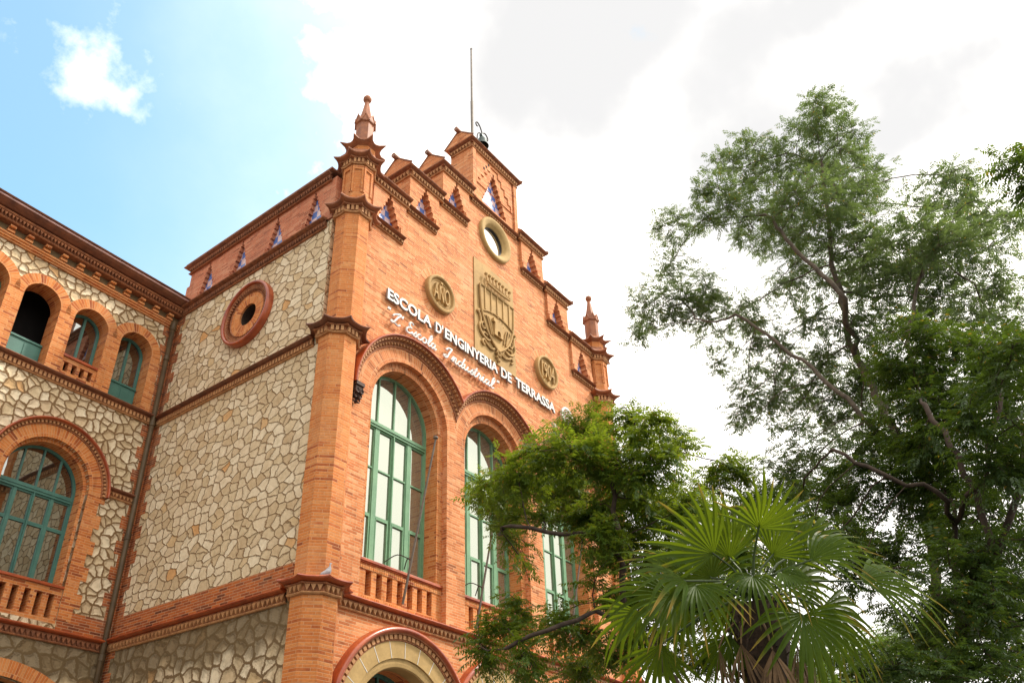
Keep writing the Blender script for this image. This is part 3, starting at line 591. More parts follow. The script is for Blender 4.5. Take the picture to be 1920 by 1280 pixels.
for i, c in enumerate(ARC):
    b = MB(); ri = 1.10; slots = [rect(c - 0.98 + 0.30 * k, c - 0.98 + 0.30 * k + 0.16, 6.30, 6.79) for k in range(7)]
    b.poly(FAC, rect(c - 1.55, c + 1.55, 6.05, 12.15), [arch(c, ZS, ri, 6.99)] + slots, -0.142, -0.56); own(b.build('inner_order', 'orange_brick'))
    b = MB(); b.arc(FAC, c, ZS, [(ri - 0.001, -0.50), (ri - 0.001, -0.139), (1.28, -0.139)], 0, PI, 40, 0, True); own(b.build('inner_arch_ring', 'arch_brick'))
    b = MB(); b.arc(FAC, c, ZS, [(1.279, -0.13), (1.279, 0.004), (1.72, 0.004)], -0.12, PI + 0.12, 60, 0, True)
    own(b.build('arch_ring', 'arch_brick', clip=[((c - 1.6, 0, 0), (-1, 0, 0)), ((c + 1.6, 0, 0), (1, 0, 0)), ((0, 0, 10.50), (0, 0, -1))]))
    w_ = glazing(FAC, c, ZS, 1.12, 6.98, 0.50, 'green_paint', 'window_glass', B, 10.28, (9.22, 8.15)); w_.matrix_parent_inverse = INV
    # balustrade lip, soldier course and bays
    b = MB(); b.box(FAC, c - 1.275, c + 1.275, 6.935, 7.0, -0.6, -0.085); b.box(FAC, c - 1.27, c + 1.27, 6.91, 6.935, -0.2, -0.105); s_ = own(b.build('balcony_sill', 'glazed_red', bevel=0.015))
    b = MB(); b.box(FAC, c - 1.2, c + 1.2, 6.1, 6.95, -0.6, -0.57); own(b.build('balustrade_shade_backing', 'palm_fibre_and_shade'))  # dark sheet behind the slots, their shade painted in
    for z0, z1, dp_ in ((6.80, 6.908, -0.128), (6.15, 6.27, -0.120)):
        b = MB(); x = c - 1.26; b.box(FAC, c - 1.27, c + 1.27, z0 + .003, z1 - .003, -0.139, dp_ - 0.006)
        while x < c + 1.25: b.box(FAC, x, x + 0.052, z0 + random.uniform(-.004, .004), z1, -0.139, dp_ + random.uniform(-.002, .004)); x += 0.060
        own(b.build('soldier_course', 'orange_brick'))
    # hood mould
    e = empty('hood_mould'); own(e); cl = [((c - 1.6, 0, 0), (-1, 0, 0)), ((c + 1.6, 0, 0), (1, 0, 0))]
    if i == 0: cl = cl[1:]
    if i == 2: cl = cl[:1]
    b = MB(); zc = 10.5
    b.arc(FAC, c, zc, [(1.695, 0.0), (1.70, 0.03), (1.725, 0.035), (1.74, 0.02), (1.745, 0.02), (1.80, 0.05), (1.80, 0.09), (1.815, 0.10), (1.83, 0.09), (1.835, 0.08), (1.86, 0.12), (1.87, 0.2), (1.88, 0.21), (1.895, 0.2)], 0.0, PI, 64, 0)
    for k in range(52):
        a = PI * (k + 0.5) / 52
        for ri_, ro_, c0, c1, hw in ((1.742, 1.80, 0.02, 0.075, 0.42), (1.84, 1.872, 0.10, 0.185, 0.30)):
            da = PI / 52 * hw; P = []
            for rr in (ri_, ro_):
                for sg in (-1, 1):
                    for cc in (c0, c1):
                        s2 = sg if not (rr == ri_ and ro_ == 1.80) else sg * 0.1
                        P.append(FAC(c + rr * math.cos(a + s2 * da), zc + rr * math.sin(a + s2 * da), cc if not (rr == ro_ and cc == c0) else c0))
            b.add(P, [(0, 1, 3, 2), (4, 6, 7, 5), (0, 4, 5, 1), (2, 3, 7, 6), (0, 2, 6, 4), (1, 5, 7, 3)], 1)
    b.build('tooth_band', ['terracotta', 'bead_clay'], e, clip=cl)
    b = MB(); b.arc(FAC, c, zc, [(1.895, 0.20), (1.90, 0.235), (1.91, 0.25), (1.93, 0.25), (1.945, 0.23), (1.95, 0.20), (1.955, -0.02)], 0, PI, 64, 0); b.build('glazed_lip', 'glazed_red', e, clip=cl)
# carved corbel under the first hood, mirrored on the right
for x in (0.72, X1 - 0.44 - 0.30):
    b = MB(); b.box(FAC, x - 0.11, x + 0.12, 10.43, 10.51, -0.02, 0.24); b.box(FAC, x - 0.10, x + 0.11, 10.36, 10.42, -0.02, 0.21)
    for k, (dz, o, r) in enumerate(((10.30, 0.16, 0.075), (10.21, 0.11, 0.065), (10.13, 0.06, 0.05))):
        for s_ in (-0.06, 0.06): b.sphere((x + s_, -o, dz), r, 8, 0, (0.75, 1, 1)); b.tube([(x + s_ + 0.05 * math.cos(t), -o - 0.06 + 0.0 * t, dz + 0.05 * math.sin(t)) for t in [q * 0.8 for q in range(8)]], 0.02, 5)
    own(b.build('carved_corbel', 'black_clay'))
# string of ground floor arches
for c in ARC:
    e = empty('ground_arch'); own(e)
    b = MB(); b.arc(FAC, c, 3.85, [(1.22, -0.35), (1.22, -0.03), (1.24, 0.0), (1.30, 0.015), (1.385, 0.02), (1.39, 0.055), (1.70, 0.06), (1.71, 0.05)], 0, PI, 48, 0); 
    for k in range(1, 12): a = PI * k / 12; T = lambda aa, bb, cc: FAC(c + bb * math.cos(a) - aa * math.sin(a), 3.85 + bb * math.sin(a) + aa * math.cos(a), cc); b.box(T, -0.006, 0.006, 1.395, 1.698, 0.056, 0.0625, 1)
    b.build('stone_ring', ['pale_stone', 'white_letters'], e)
    b = MB(); b.arc(FAC, c, 3.85, [(1.70, 0.02), (1.71, 0.075), (1.73, 0.075), (1.735, 0.05), (1.82, 0.05), (1.825, 0.13), (1.85, 0.14)], 0, PI, 48, 0)
    for k in range(44):
        a = PI * (k + 0.5) / 44; T = lambda aa, bb, cc: FAC(c + bb * math.cos(a) - aa * math.sin(a), 3.85 + bb * math.sin(a) + aa * math.cos(a), cc); b.box(T, -0.040, 0.040, 1.735, 1.825, 0.05, 0.10, 1)
    b.build('tooth_band', ['terracotta', 'bead_clay'], e)
    b = MB(); b.arc(FAC, c, 3.85, [(1.845, 0.13), (1.855, 0.17), (1.89, 0.20), (1.93, 0.19), (1.96, 0.15), (1.965, -0.01)], 0, PI, 48, 0); b.build('glazed_lip', 'glazed_red', e, smooth=True)
    w_ = glazing(FAC, c, 3.85, 1.22, 0.05, 0.62, 'teal_paint', 'dark_glass', B, 3.7, (2.7, 1.7), 'ground_window', False); w_.matrix_parent_inverse = INV
    b = MB(); b.arc(FAC, c, 3.85, [(1.215, -0.75), (1.215, -0.3)], 0, PI, 32, 0); b.box(FAC, c - 1.3, c - 1.22, 0, 3.85, -0.75, -0.141); b.box(FAC, c + 1.22, c + 1.3, 0, 3.85, -0.75, -0.141); own(b.build('arch_reveal', 'pillar_brick'))
# round window, medallions
e = empty('round_window'); own(e)
b = MB(); b.arc(FAC, CX, 18.0, [(0.47, -0.30), (0.47, -0.05), (0.48, -0.03), (0.51, -0.02), (0.52, 0.03), (0.56, 0.06), (0.64, 0.10), (0.70, 0.11), (0.745, 0.08), (0.75, 0.0)], 0, 2 * PI, 64, 0); b.build('stone_surround', 'pale_stone', e, smooth=True)
b = MB(); b.arc(FAC, CX, 18.0, [(0.47, -0.15), (0.47, -0.07), (0.445, -0.07), (0.445, -0.15)], 0, 2 * PI, 48, 0); b.build('frame', 'iron', e)
b = MB(); b.poly(FAC, circle(CX, 18.0, 0.46), [], -0.11, -0.12); b.build('glass', 'sky_glass', e)
def text_mesh(body, x0, x1, z0, z1, c, parent, name, mats, ext=0.04, off=0.0, T=FAC, shear=0.0):
    cu = bpy.data.curves.new('txt', 'FONT'); cu.body = body; cu.size = 1; cu.offset = off; cu.extrude = 0.5; cu.shear = shear; cu.resolution_u = 3
    o = bpy.data.objects.new('txt', cu); COL.objects.link(o); dg = bpy.context.evaluated_depsgraph_get(); me = bpy.data.meshes.new_from_object(o.evaluated_get(dg))
    n = len(me.vertices); co = np.empty(n * 3, np.float32); me.vertices.foreach_get('co', co); co = co.reshape(-1, 3)
    mn, mx = co.min(0), co.max(0); r = (co - mn) / (mx - mn); V = [T(x0 + (x1 - x0) * q[0], z0 + (z1 - z0) * q[1], c + ext * (q[2])) for q in r]
    fl = [tuple(p.vertices) for p in me.polygons]; nz = [abs(p.normal.z) for p in me.polygons]
    b = MB(); b.v = [tuple(float(t_) for t_ in v) for v in V]; b.f = [list(f) for f in fl]; b.mi = [0 if z > 0.5 else (1 if len(mats) > 1 else 0) for z in nz]; b.uv = [None] * len(fl)
    bpy.data.objects.remove(o); bpy.data.curves.remove(cu); bpy.data.meshes.remove(me)
    return b.build(name, mats, parent)
for cx, word, sx in ((3.42, 'AÑO', 0.62), (X1 - 3.47 - 0.09, '1904', 0.66)):
    e = empty('round_medallion'); own(e); zc = 14.48
    b = MB(); b.arc(FAC, cx, zc, [(0.0001, 0.05), (0.38, 0.05), (0.385, 0.065), (0.41, 0.065), (0.415, 0.05), (0.44, 0.06), (0.46, 0.12), (0.49, 0.135), (0.53, 0.12), (0.545, 0.08), (0.545, 0.0)], 0, 2 * PI, 56, 0); b.build('disc', 'sandstone', e)
    text_mesh(word, cx - sx / 2, cx + sx / 2, zc - 0.27, zc + (0.35 if 'Ñ' in word else 0.28), 0.045, e, 'raised_figures', ['sandstone'], 0.085, 0.0)
    b = MB(); b.arc(FAC, cx, zc, [(0.54, 0.003), (0.78, 0.003)], 0, 2 * PI, 56, 0, True); b.build('brick_ring', 'arch_brick', e)
# coat of arms
e = empty('coat_of_arms'); own(e)
b = MB(); b.box(FAC, 4.88, 6.74, 13.58, 16.72, -0.01, 0.03); b.build('panel', 'sandstone', e)
def tubes(lst, r, name, n=6, c=0.05):
    b = MB()
    for l in lst: b.tube([FAC(x, z, c + (q[0] if (q := rest) else 0)) for x, z, *rest in l], r, n)
    return b.build(name, 'sandstone', e)
def crv(p, n=8):
    P = [Vector(q) for q in p]; P = [P[0]] + P + [P[-1]]; o = []
    for i in range(1, len(P) - 2):
        for k in range(n):
            t = k / n; o.append(tuple(0.5 * ((2 * P[i]) + (-P[i - 1] + P[i + 1]) * t + (2 * P[i - 1] - 5 * P[i] + 4 * P[i + 1] - P[i + 2]) * t * t + (-P[i - 1] + 3 * P[i] - 3 * P[i + 1] + P[i + 2]) * t ** 3)))
    o.append(tuple(P[-2])); return o
sh = crv([(5.08, 15.85), (5.10, 15.3), (5.16, 14.9), (5.35, 14.45), (5.62, 14.15), (5.86, 13.98)], 5)
shp = sh + [(2 * 5.86 - x, z) for x, z in reversed(sh[:-1])]
b = MB(); b.poly(FAC, shp, [], 0.07, 0.02); b.build('shield', 'sandstone', e)
b = MB(); b.tube([FAC(x, z, 0.08) for x, z in shp + [shp[0]]], 0.032, 6)
b.tube([FAC(x, z, 0.09) for x, z in crv([(5.16, 14.98), (5.5, 15.1), (5.86, 15.14), (6.22, 15.1), (6.56, 14.98)])], 0.022, 6)
for x in (5.30, 5.58, 5.86, 6.14, 6.42): b.box(FAC, x - 0.022, x + 0.022, 15.08, 15.84, 0.07, 0.10)
b.build('shield_rim', 'sandstone', e)
b = MB()          # castle tower and fronds in the lower field
b.poly(FAC, [(5.62, 14.4), (6.02, 14.4), (6.0, 14.82), (6.06, 14.84), (6.06, 14.95), (5.99, 14.95), (5.99, 14.9), (5.92, 14.9), (5.92, 14.95), (5.85, 14.95), (5.85, 14.9), (5.78, 14.9), (5.78, 14.95), (5.6, 14.95), (5.6, 14.84), (5.66, 14.82)], [arch(5.83, 14.52, 0.07, 14.41, 8)], 0.15, 0.07)
for x in (5.42, 5.5): b.tube([FAC(q[0], q[1], 0.10) for q in crv([(x + 0.12, 14.35), (x, 14.7), (x - 0.1, 14.88), (x - 0.17, 14.84)])], 0.022, 6)
for x in (6.2, 6.3): b.tube([FAC(q[0], q[1], 0.10) for q in crv([(x - 0.1, 14.3), (x - 0.02, 14.65), (x + 0.07, 14.85), (x + 0.12, 14.75)])], 0.022, 6)
b.build('castle_relief', 'sandstone', e)
b = MB()          # crown
b.tube([FAC(q[0], q[1], 0.12 + 0.06 * math.cos((q[0] - 5.86) * 2)) for q in crv([(5.33, 15.98), (5.6, 15.93), (5.86, 15.91), (6.12, 15.93), (6.39, 15.98)])], 0.035, 6)
b.tube([FAC(q[0], q[1], 0.14) for q in crv([(5.30, 16.06), (5.6, 16.02), (5.86, 16.0), (6.12, 16.02), (6.42, 16.06)])], 0.022, 6)
for k in range(8):
    x = 5.30 + 1.12 * k / 7; z = 16.30 + 0.03 * math.cos((x - 5.86) * 3); b.tube([FAC(5.86 + (x - 5.86) * 0.92, 16.05, 0.14), FAC(x, z - 0.05, 0.13)], [0.03, 0.02], 6); b.sphere(FAC(x, z, 0.13), 0.055, 8)
for k in range(7): b.sphere(FAC(5.44 + 0.14 * k, 15.965, 0.16), 0.03, 6)
b.build('crown', 'sandstone', e)
for sgn in (-1, 1):          # scrolls and flower
    b = MB()
    X = lambda x: 5.86 + sgn * x
    for p, r in (([(0.80, 14.95), (0.88, 14.88), (0.80, 14.80), (0.76, 14.6), (0.82, 14.4), (0.70, 14.2), (0.5, 14.12), (0.36, 14.16)], 0.035), ([(0.62, 14.62), (0.72, 14.55), (0.66, 14.42), (0.56, 14.45), (0.60, 14.52)], 0.03), ([(0.46, 14.28), (0.60, 14.30), (0.66, 14.2), (0.56, 14.14)], 0.03), ([(0.16, 13.98), (0.3, 13.92), (0.5, 13.98), (0.62, 14.06), (0.7, 13.96), (0.6, 13.88)], 0.035)):
        b.tube([FAC(X(q[0]), q[1], 0.06) for q in crv(p)], r, 6)
    b.build('scroll', 'sandstone', e)
b = MB()
for k in range(6): a = PI / 3 * k; b.sphere(FAC(5.86 + 0.075 * math.cos(a), 13.90 + 0.075 * math.sin(a), 0.09), 0.05, 8)
for dz in (13.76, 13.68): b.sphere(FAC(5.86 + (13.7 - dz), dz, 0.07), 0.05, 8)
b.build('flower', 'sandstone', e)
# roof slab and rear walls
b = MB(); b.box(FAC, 0.5, X1 - 0.5, 14.7, 14.95, -14.0, -0.75); b.box(FAC, 0.36, 0.6, 0, 14.7, -14.0, -0.4); own(b.build('main_roof', 'roof_tile'))
b = MB(); b.box(FAC, X1 - 0.35, X1, 0, 15.9, -14.0, -0.2); b.box(FAC, 0.5, X1 - 0.36, 0, 14.7, -14.2, -14.0); own(b.build('far_wall', 'rubble_wall'))

# ------------------------------------------------------------------ lettering on the front
sg = empty('wall_sign', (5.0, -0.1, 13.3)); tag(sg, 'raised white capital letters ESCOLA D\'ENGINYERIA DE TERRASSA across the brick gable', 'sign')
def wsp(o, e_): o.matrix_parent_inverse = Matrix.Translation(-Vector(e_.location)); return o
for wd, x0, x1 in (('ESCOLA', 1.50, 3.06), ("D'", 3.22, 3.50), ('ENGINYERIA', 3.58, 5.78), ('DE', 5.93, 6.41), ('TERRASSA', 6.60, 8.56)):
    wsp(text_mesh(wd, x0, x1, 13.21, 13.52, 0.04, sg, 'word', ['white_letters', 'letter_sides'], 0.06, 0.028), sg)
s2 = empty('script_sign', (3.6, -0.1, 12.7)); tag(s2, 'white cursive lettering L\' Escola Industrial in quotation marks under the capitals', 'sign')
GL = {'s': [[(0, .1), (.25, .45), (.5, 1.0), (.42, .7), (.62, .35), (.5, .05), (.15, .1)]], 'c': [[(.7, .85), (.5, 1), (.2, .8), (.1, .4), (.3, .05), (.6, .1), (.9, .4)]],
 'o': [[(.55, .95), (.25, .85), (.1, .4), (.3, .03), (.6, .1), (.75, .5), (.6, .9), (.7, .85), (.98, .75)]], 'l': [[(0, .2), (.3, .7), (.6, 1.6), (.52, 2.1), (.35, 1.9), (.22, 1.1), (.15, .4), (.3, .03), (.65, .25)]],
 'a': [[(.65, .85), (.4, 1), (.12, .7), (.1, .25), (.3, .02), (.55, .3), (.7, .95), (.62, .3), (.75, .03), (1, .3)]], 'I': [[(.0, 1.45), (.25, 1.95), (.8, 2.1), (.72, 1.8), (.5, 1.0), (.3, .2), (0, .02), (-.2, .3), (.15, .5)]],
 'n': [[(0, .2), (.2, .95), (.3, .85), (.22, .05)], [(.24, .3), (.5, .95), (.68, .85), (.62, .2), (.78, .03), (1, .3)]], 'd': [[(.65, .85), (.4, 1), (.12, .7), (.1, .25), (.3, .02), (.6, .35)], [(.98, 2.0), (.66, .3), (.8, .03), (1, .3)]],
 'u': [[(0, .6), (.15, .98), (.1, .25), (.3, .02), (.55, .35), (.7, .95), (.65, .25), (.8, .03), (1, .3)]], 't': [[(0, .5), (.3, 1), (.48, 1.8), (.2, .3), (.35, .02), (.65, .3)], [(.05, 1.25), (.6, 1.32)]],
 'r': [[(0, .2), (.2, .95), (.3, 1.12), (.36, .85), (.6, .9), (.5, .2), (.65, .03), (.85, .3)]], 'i': [[(0, .4), (.25, .95), (.18, .2), (.35, .02), (.6, .3)], [(.36, 1.38), (.37, 1.42)]],
 'E': [[(.95, 1.8), (.65, 2.1), (.3, 1.8), (.45, 1.25), (.75, 1.15), (.3, 1.0), (.02, .5), (.2, .03), (.65, .1), (1.0, .5)]], 'L': [[(-.15, 1.2), (.1, 1.6), (.75, 2.05), (.9, 1.9), (.6, 1.4), (.35, .7), (.1, .12), (-.2, .05), (-.1, .3), (.35, .15), (.8, 0), (1.1, .3)]],
 "'": [[(.05, 2.1), (-.05, 1.6)]], '"': [[(-.1, 2.15), (-.14, 1.75)], [(.2, 2.15), (.16, 1.75)]]}
AD = {'s': .66, 'c': .85, 'o': .95, 'l': .62, 'a': .98, 'I': 1.0, 'n': .98, 'd': .98, 'u': .98, 't': .62, 'r': .82, 'i': .58, 'E': 1.05, 'L': 1.2, "'": .4, '"': .5}
for wd, x0, x1 in (('"', 1.52, 1.6), ("L'", 1.72, 2.08), ('Escola', 2.18, 3.26), ('Industrial', 3.60, 5.58), ('"', 5.72, 5.82)):
    tot = sum(AD[ch] for ch in wd); k = min((x1 - x0) / tot, 0.26) if len(wd) > 1 else 0.17; b = MB(); x = x0; kz = 0.165
    for ch in wd:
        for st_ in GL[ch]:
            P = crv([(p[0], p[1]) for p in st_], 5); b.tube([FAC(x + p[0] * k + 0.22 * (p[1] - 0.5) * kz, 12.64 + p[1] * kz, 0.085) for p in P], 0.0275, 6)
        x += AD[ch] * k
    wsp(b.build('word', 'white_letters', s2), s2)
lg = empty('round_logo', (9.2, -0.06, 13.37)); tag(lg, 'round white logo plate of dots on the brick wall, mostly hidden behind leaves', 'sign')
b = MB(); b.arc(FAC, 0, 0, [(0.24, 0), (0.24, 0.06), (0.31, 0.06), (0.31, 0)], 0, 2 * PI, 40)
for r, n in ((0.0, 1), (0.09, 6), (0.175, 11)):
    for k in range(n): a = 2 * PI * k / n; b.sphere((r * math.cos(a), -0.04, r * math.sin(a)), 0.032, 8)
b.build('plate', 'white_letters', lg)

# ------------------------------------------------------------------ the wing on the left
WR = empty('school_wing', (0, 6.35, 0), 0.033); tag(WR, 'left wing of cream rubble stone and orange brick arches with a corbelled brick cornice', 'school building')
UP = [0.98 + 1.245 * k for k in range(8)]; LWC = [2.25, 7.6]
holes = [arch(u, 13.22, 0.50, 11.62) for u in UP] + [arch(u, 9.13, 0.97, 6.2) for u in LWC]
b = MB(); b.poly(WNG, rect(-0.3, 11.0, 5.9, 14.4), holes, 0, -0.12); b.build('wing_wall', 'rubble_wing', WR)
seg = lambda u, z, r, a0, n=14: [(u + r * math.cos(PI / 2 + a0 - 2 * a0 * i / n), z + r * math.sin(PI / 2 + a0 - 2 * a0 * i / n)) for i in range(n + 1)]
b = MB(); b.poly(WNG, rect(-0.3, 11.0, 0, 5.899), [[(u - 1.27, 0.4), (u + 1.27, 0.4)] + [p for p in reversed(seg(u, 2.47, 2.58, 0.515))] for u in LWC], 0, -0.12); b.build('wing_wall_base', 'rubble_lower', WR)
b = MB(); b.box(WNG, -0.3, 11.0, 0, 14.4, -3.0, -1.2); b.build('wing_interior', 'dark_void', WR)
for u in LWC:
    b = MB(); b.arc(WNG, u, 2.47, [(2.58, -0.4), (2.58, 0.02), (2.90, 0.02), (2.90, 0)], PI / 2 - 0.515, PI / 2 + 0.515, 30, 0, True); b.build('flat_arch', 'orange_arch', WR)
    b = MB(); b.box(WNG, u - 1.27, u + 1.27, 0.4, 5.2, -0.5, -0.45); b.build('ground_glass', 'dark_glass', WR)
# upper arcade
top = []; r0 = 0.70
pts = [(0.27, 11.62), (0.27, 13.22)]
for u in UP:
    a1 = math.asin(min(1, 0.6225 / r0)) if u != UP[0] else PI / 2
    th0 = PI / 2 + (PI / 2 if u == UP[0] else a1); th1 = PI / 2 - a1 if False else PI / 2 - math.asin(0.6225 / r0)
    for i in range(15):
        t = th0 + (th1 - th0) * i / 14; pts.append((u + r0 * math.cos(t), 13.22 + r0 * math.sin(t)))
pts.append((UP[-1] + 0.6225, 11.62))
b = MB(); b.poly(WNG, pts, [arch(u, 13.22, 0.44, 11.66, 20) for u in UP], 0.02, -0.001, back=False); b.build('arcade_brick', 'orange_brick', WR)
b = MB()
for u in UP: b.arc(WNG, u, 13.22, [(0.4395, -0.45), (0.4395, 0.024), (0.685, 0.024)], 0.0 if u != UP[-1] else 0, PI, 24, 0, True); b.box(WNG, u - 0.52, u - 0.44, 11.6, 13.22, -0.5, 0.015); b.box(WNG, u + 0.44, u + 0.52, 11.6, 13.22, -0.5, 0.015)
b.build('arcade_arches', 'orange_arch', WR, clip=None)
for k, u in enumerate(UP):
    e = empty('arcade_window'); e.parent = WR; f = MB(); d = 0.36; zb = 12.22 if k % 4 == 1 else 11.62
    if k % 4 != 2:
        f.poly(WNG, arch(u, 13.22, 0.435, zb, 20), [arch(u, 13.22, 0.375, zb + 0.06, 20)], -d, -d - 0.07); f.box(WNG, u - 0.03, u + 0.03, zb + 0.06, 13.58, -d - 0.005, -d - 0.06)
        g_ = MB(); g_.poly(WNG, arch(u, 13.22, 0.41, zb + 0.03, 20), [], -d - 0.04, -d - 0.045); g_.build('glass', 'dark_glass', e)
    else: f.box(WNG, u - 0.435, u + 0.435, 11.64, 11.70, -d, -d - 0.07)
    if k % 4 != 1:
        f.box(WNG, u - 0.43, u + 0.43, 11.66, 12.28, -d + 0.01, -d - 0.05); f.box(WNG, u - 0.43, u + 0.43, 12.28, 12.33, -d + 0.04, -d - 0.05)
        for s_ in (-1, 1): f.box(WNG, u + s_ * 0.21 - 0.17, u + s_ * 0.21 + 0.17, 11.72, 12.22, -d + 0.024, -d + 0.0105)
    f.build('frame', 'teal_paint', e)
    if k % 4 == 1:
        g_ = MB(); g_.poly(WNG, rect(u - 0.44, u + 0.44, 11.66, 12.16), [rect(u - 0.36 + 0.2 * q, u - 0.25 + 0.2 * q, 11.80, 12.05) for q in range(4)], -0.05, -0.22); g_.build('balustrade', 'orange_brick', e)
        g_ = MB(); g_.box(WNG, u - 0.44, u + 0.44, 12.161, 12.22, -0.25, 0.0); g_.build('sill', 'glazed_red', e)
# wing lower windows
for u in LWC:
    b = MB(); b.arc(WNG, u, 9.13, [(0.9695, -0.15), (0.9695, 0.02), (1.26, 0.022)], 0, PI, 48, 0, True); b.arc(WNG, u, 9.13, [(0.90, -0.5), (0.90, -0.12), (0.9695, -0.12)], 0, PI, 48, 0, True); b.build('arch_ring', 'orange_arch', WR)
    b = MB()
    for s_ in (-1, 1):
        z = 6.3; k = 0
        while z < 9.13:
            w = 1.40 if k % 2 else 1.27; z2 = min(z + 0.3, 9.14); x0, x1 = sorted((u + s_ * 0.97, u + s_ * w)); b.box(WNG, x0, x1, z, z2, -0.1, 0.018 + 0.001 * (k % 2)); z = z2; k += 1
        x0, x1 = sorted((u + s_ * 0.90, u + s_ * 0.98)); b.box(WNG, x0, x1, 6.0, 9.13, -0.5, -0.121)
    b.poly(WNG, rect(u - 0.97, u + 0.97, 6.05, 6.93), [rect(u - 0.83 + 0.26 * q, u - 0.70 + 0.26 * q, 6.30, 6.80) for q in range(7)], -0.03, -0.3)
    b.build('window_surround', 'orange_brick', WR)
    b = MB(); b.box(WNG, u - 0.96, u + 0.96, 6.06, 6.92, -0.4, -0.31); b.build('balustrade_shade_backing', 'palm_fibre_and_shade', WR)  # added dark sheet, painted shade behind the wing balustrade slots
    b = MB(); b.box(WNG, u - 0.965, u + 0.965, 6.93, 6.99, -0.5, 0.03); b.build('balcony_sill', 'glazed_red', WR, bevel=0.012)
    glazing(WNG, u, 9.13, 0.92, 6.98, 0.42, 'teal_paint', 'dark_glass', WR, 9.02, (8.28, 8.24), low=False, mw=0.03)
    e = empty('hood_mould'); e.parent = WR
    b = MB(); b.arc(WNG, u, 9.13, [(1.26, 0.0), (1.262, 0.045), (1.285, 0.045), (1.29, 0.03), (1.33, 0.035), (1.335, 0.10), (1.36, 0.12)], 0, PI, 48, 0)
    for k in range(46):
        a = PI * (k + 0.5) / 46; T = lambda aa, bb, cc: WNG(u + bb * math.cos(a) - aa * math.sin(a), 9.13 + bb * math.sin(a) + aa * math.cos(a), cc); b.box(T, -0.024, 0.024, 1.285, 1.335, 0.03, 0.09, 1)
    b.build('tooth_band', ['terracotta', 'bead_clay'], e)
    b = MB(); b.arc(WNG, u, 9.13, [(1.355, 0.11), (1.36, 0.17), (1.385, 0.19), (1.405, 0.17), (1.41, -0.02)], 0, PI, 48, 0); b.build('glazed_lip', 'glazed_red', e, smooth=True)
cornice('string_course', [(-0.86, 0), (-0.2, 0)], 9.22, 0.7, 0.8, WR, ('terracotta', 'dark_glaze'), pitch=0.09)
cornice('string_course', [(-6.2, 0), (-3.66, 0)], 9.22, 0.7, 0.8, WR, ('terracotta', 'dark_glaze'), pitch=0.09)
cornice('string_course', [(-11, 0), (-0.02, 0)], 11.36, 0.8, 0.9, WR, ('terracotta', 'dark_glaze'), pitch=0.10, style='box')
cornice('string_course', [(-11, 0), (-0.02, 0)], 5.82, 0.8, 0.9, WR, ('dark_terracotta', 'glazed_red'), pitch=0.11)
b = MB()
for a0, a1 in ((0.02, LWC[0] - 0.98), (LWC[0] + 0.98, LWC[1] - 0.98), (LWC[1] + 0.98, 11)): b = MB(); b.box(WNG, a0, a1, 6.05, 6.5, -0.05, 0.012); b.build('wing_brick_band', 'red_brick', WR)
b = MB()
z = 6.5; k = 0
while z < 14.3: b.box(WNG, 0.0, 0.36 if k % 2 else 0.24, z, min(z + 0.3, 14.3), -0.05, 0.012 if not 11.4 < z < 13.5 else 0.010); z += 0.3; k += 1
b.build('wing_quoin', 'red_brick', WR)
# corbelled cornice
b = MB(); b.sweep([(-11, 0), (0, 0)], [(0, 14.28), (.05, 14.28), (.06, 14.32), (.09, 14.325), (.09, 14.375), (.12, 14.38), (.12, 14.43), (.02, 14.435), (.02, 14.66)], mi=0)
u = 0.25
while u < 11: b.box(WNG, u, u + 0.17, 14.445, 14.505, 0.02, 0.15); b.box(WNG, u + 0.015, u + 0.155, 14.54, 14.60, 0.02, 0.20); u += 0.43
b.box(WNG, 0, 11, 14.44, 14.652, 0.0, 0.026, 1); b.build('corbel_table', ['orange_brick', 'shaded_stucco'], WR)  # strip between corbels coloured dark, shade put in to deepen the recess
b = MB(); b.sweep([(-11, 0), (0, 0)], [(0.0, 14.655), (.22, 14.655), (.24, 14.675), (.22, 14.70), (.20, 14.70), (.20, 14.80), (.30, 14.805), (.32, 14.83), (.30, 14.86), (.28, 14.86), (.0, 14.87)], mi=0)
b.teeth([(-11, 0), (0, 0)], 0.20, 0.28, 14.705, 14.80, 0.085); b.build('toothed_cornice', 'terracotta', WR)
b = MB(); b.sweep([(-11, 0), (0, 0)], [(0.25, 14.872), (.34, 14.885), (.44, 14.93), (.50, 14.98)], mi=0); b.build('eaves_cove', 'dark_glaze', WR)
b = MB(); b.sweep([(-11, 0), (0.1, 0)], [(.485, 14.982), (.515, 14.985), (.53, 15.01), (.515, 15.03), (.49, 15.035)], mi=0); b.build('gutter', 'gutter_pink_highlight', WR)
b = MB(); b.sweep([(-11, 0), (0.1, 0)], [(.40, 15.036), (.56, 15.036), (.575, 15.055), (-4.0, 16.4), (-4, 14.9)], mi=0); b.build('wing_roof', 'roof_tile', WR)
# ------------------------------------------------------------------ drainpipe
dp = empty('drainpipe', (-0.17, 6.22, 0)); tag(dp, 'dark brown metal drainpipe running down the corner between the two stone walls', 'drainpipe')
b = MB(); b.tube([(0, 0, 0), (0, 0, 14.30)], 0.062, 14); b.build('pipe', 'pipe_metal', dp, smooth=True)
b = MB(); b.lathe((0, 0, 0), [(.062, 14.16), (.085, 14.18), (.085, 14.45), (.07, 14.46)], 14); b.build('hopper', 'pipe_metal', dp, smooth=True)
for z in (2.4, 5.7, 8.4, 11.36, 13.3): b = MB(); b.lathe((0, 0, z), [(.062, -.07), (.074, -.065), (.076, .05), (.074, .06), (.062, .07)], 14); b.build('collar', 'pipe_metal', dp)

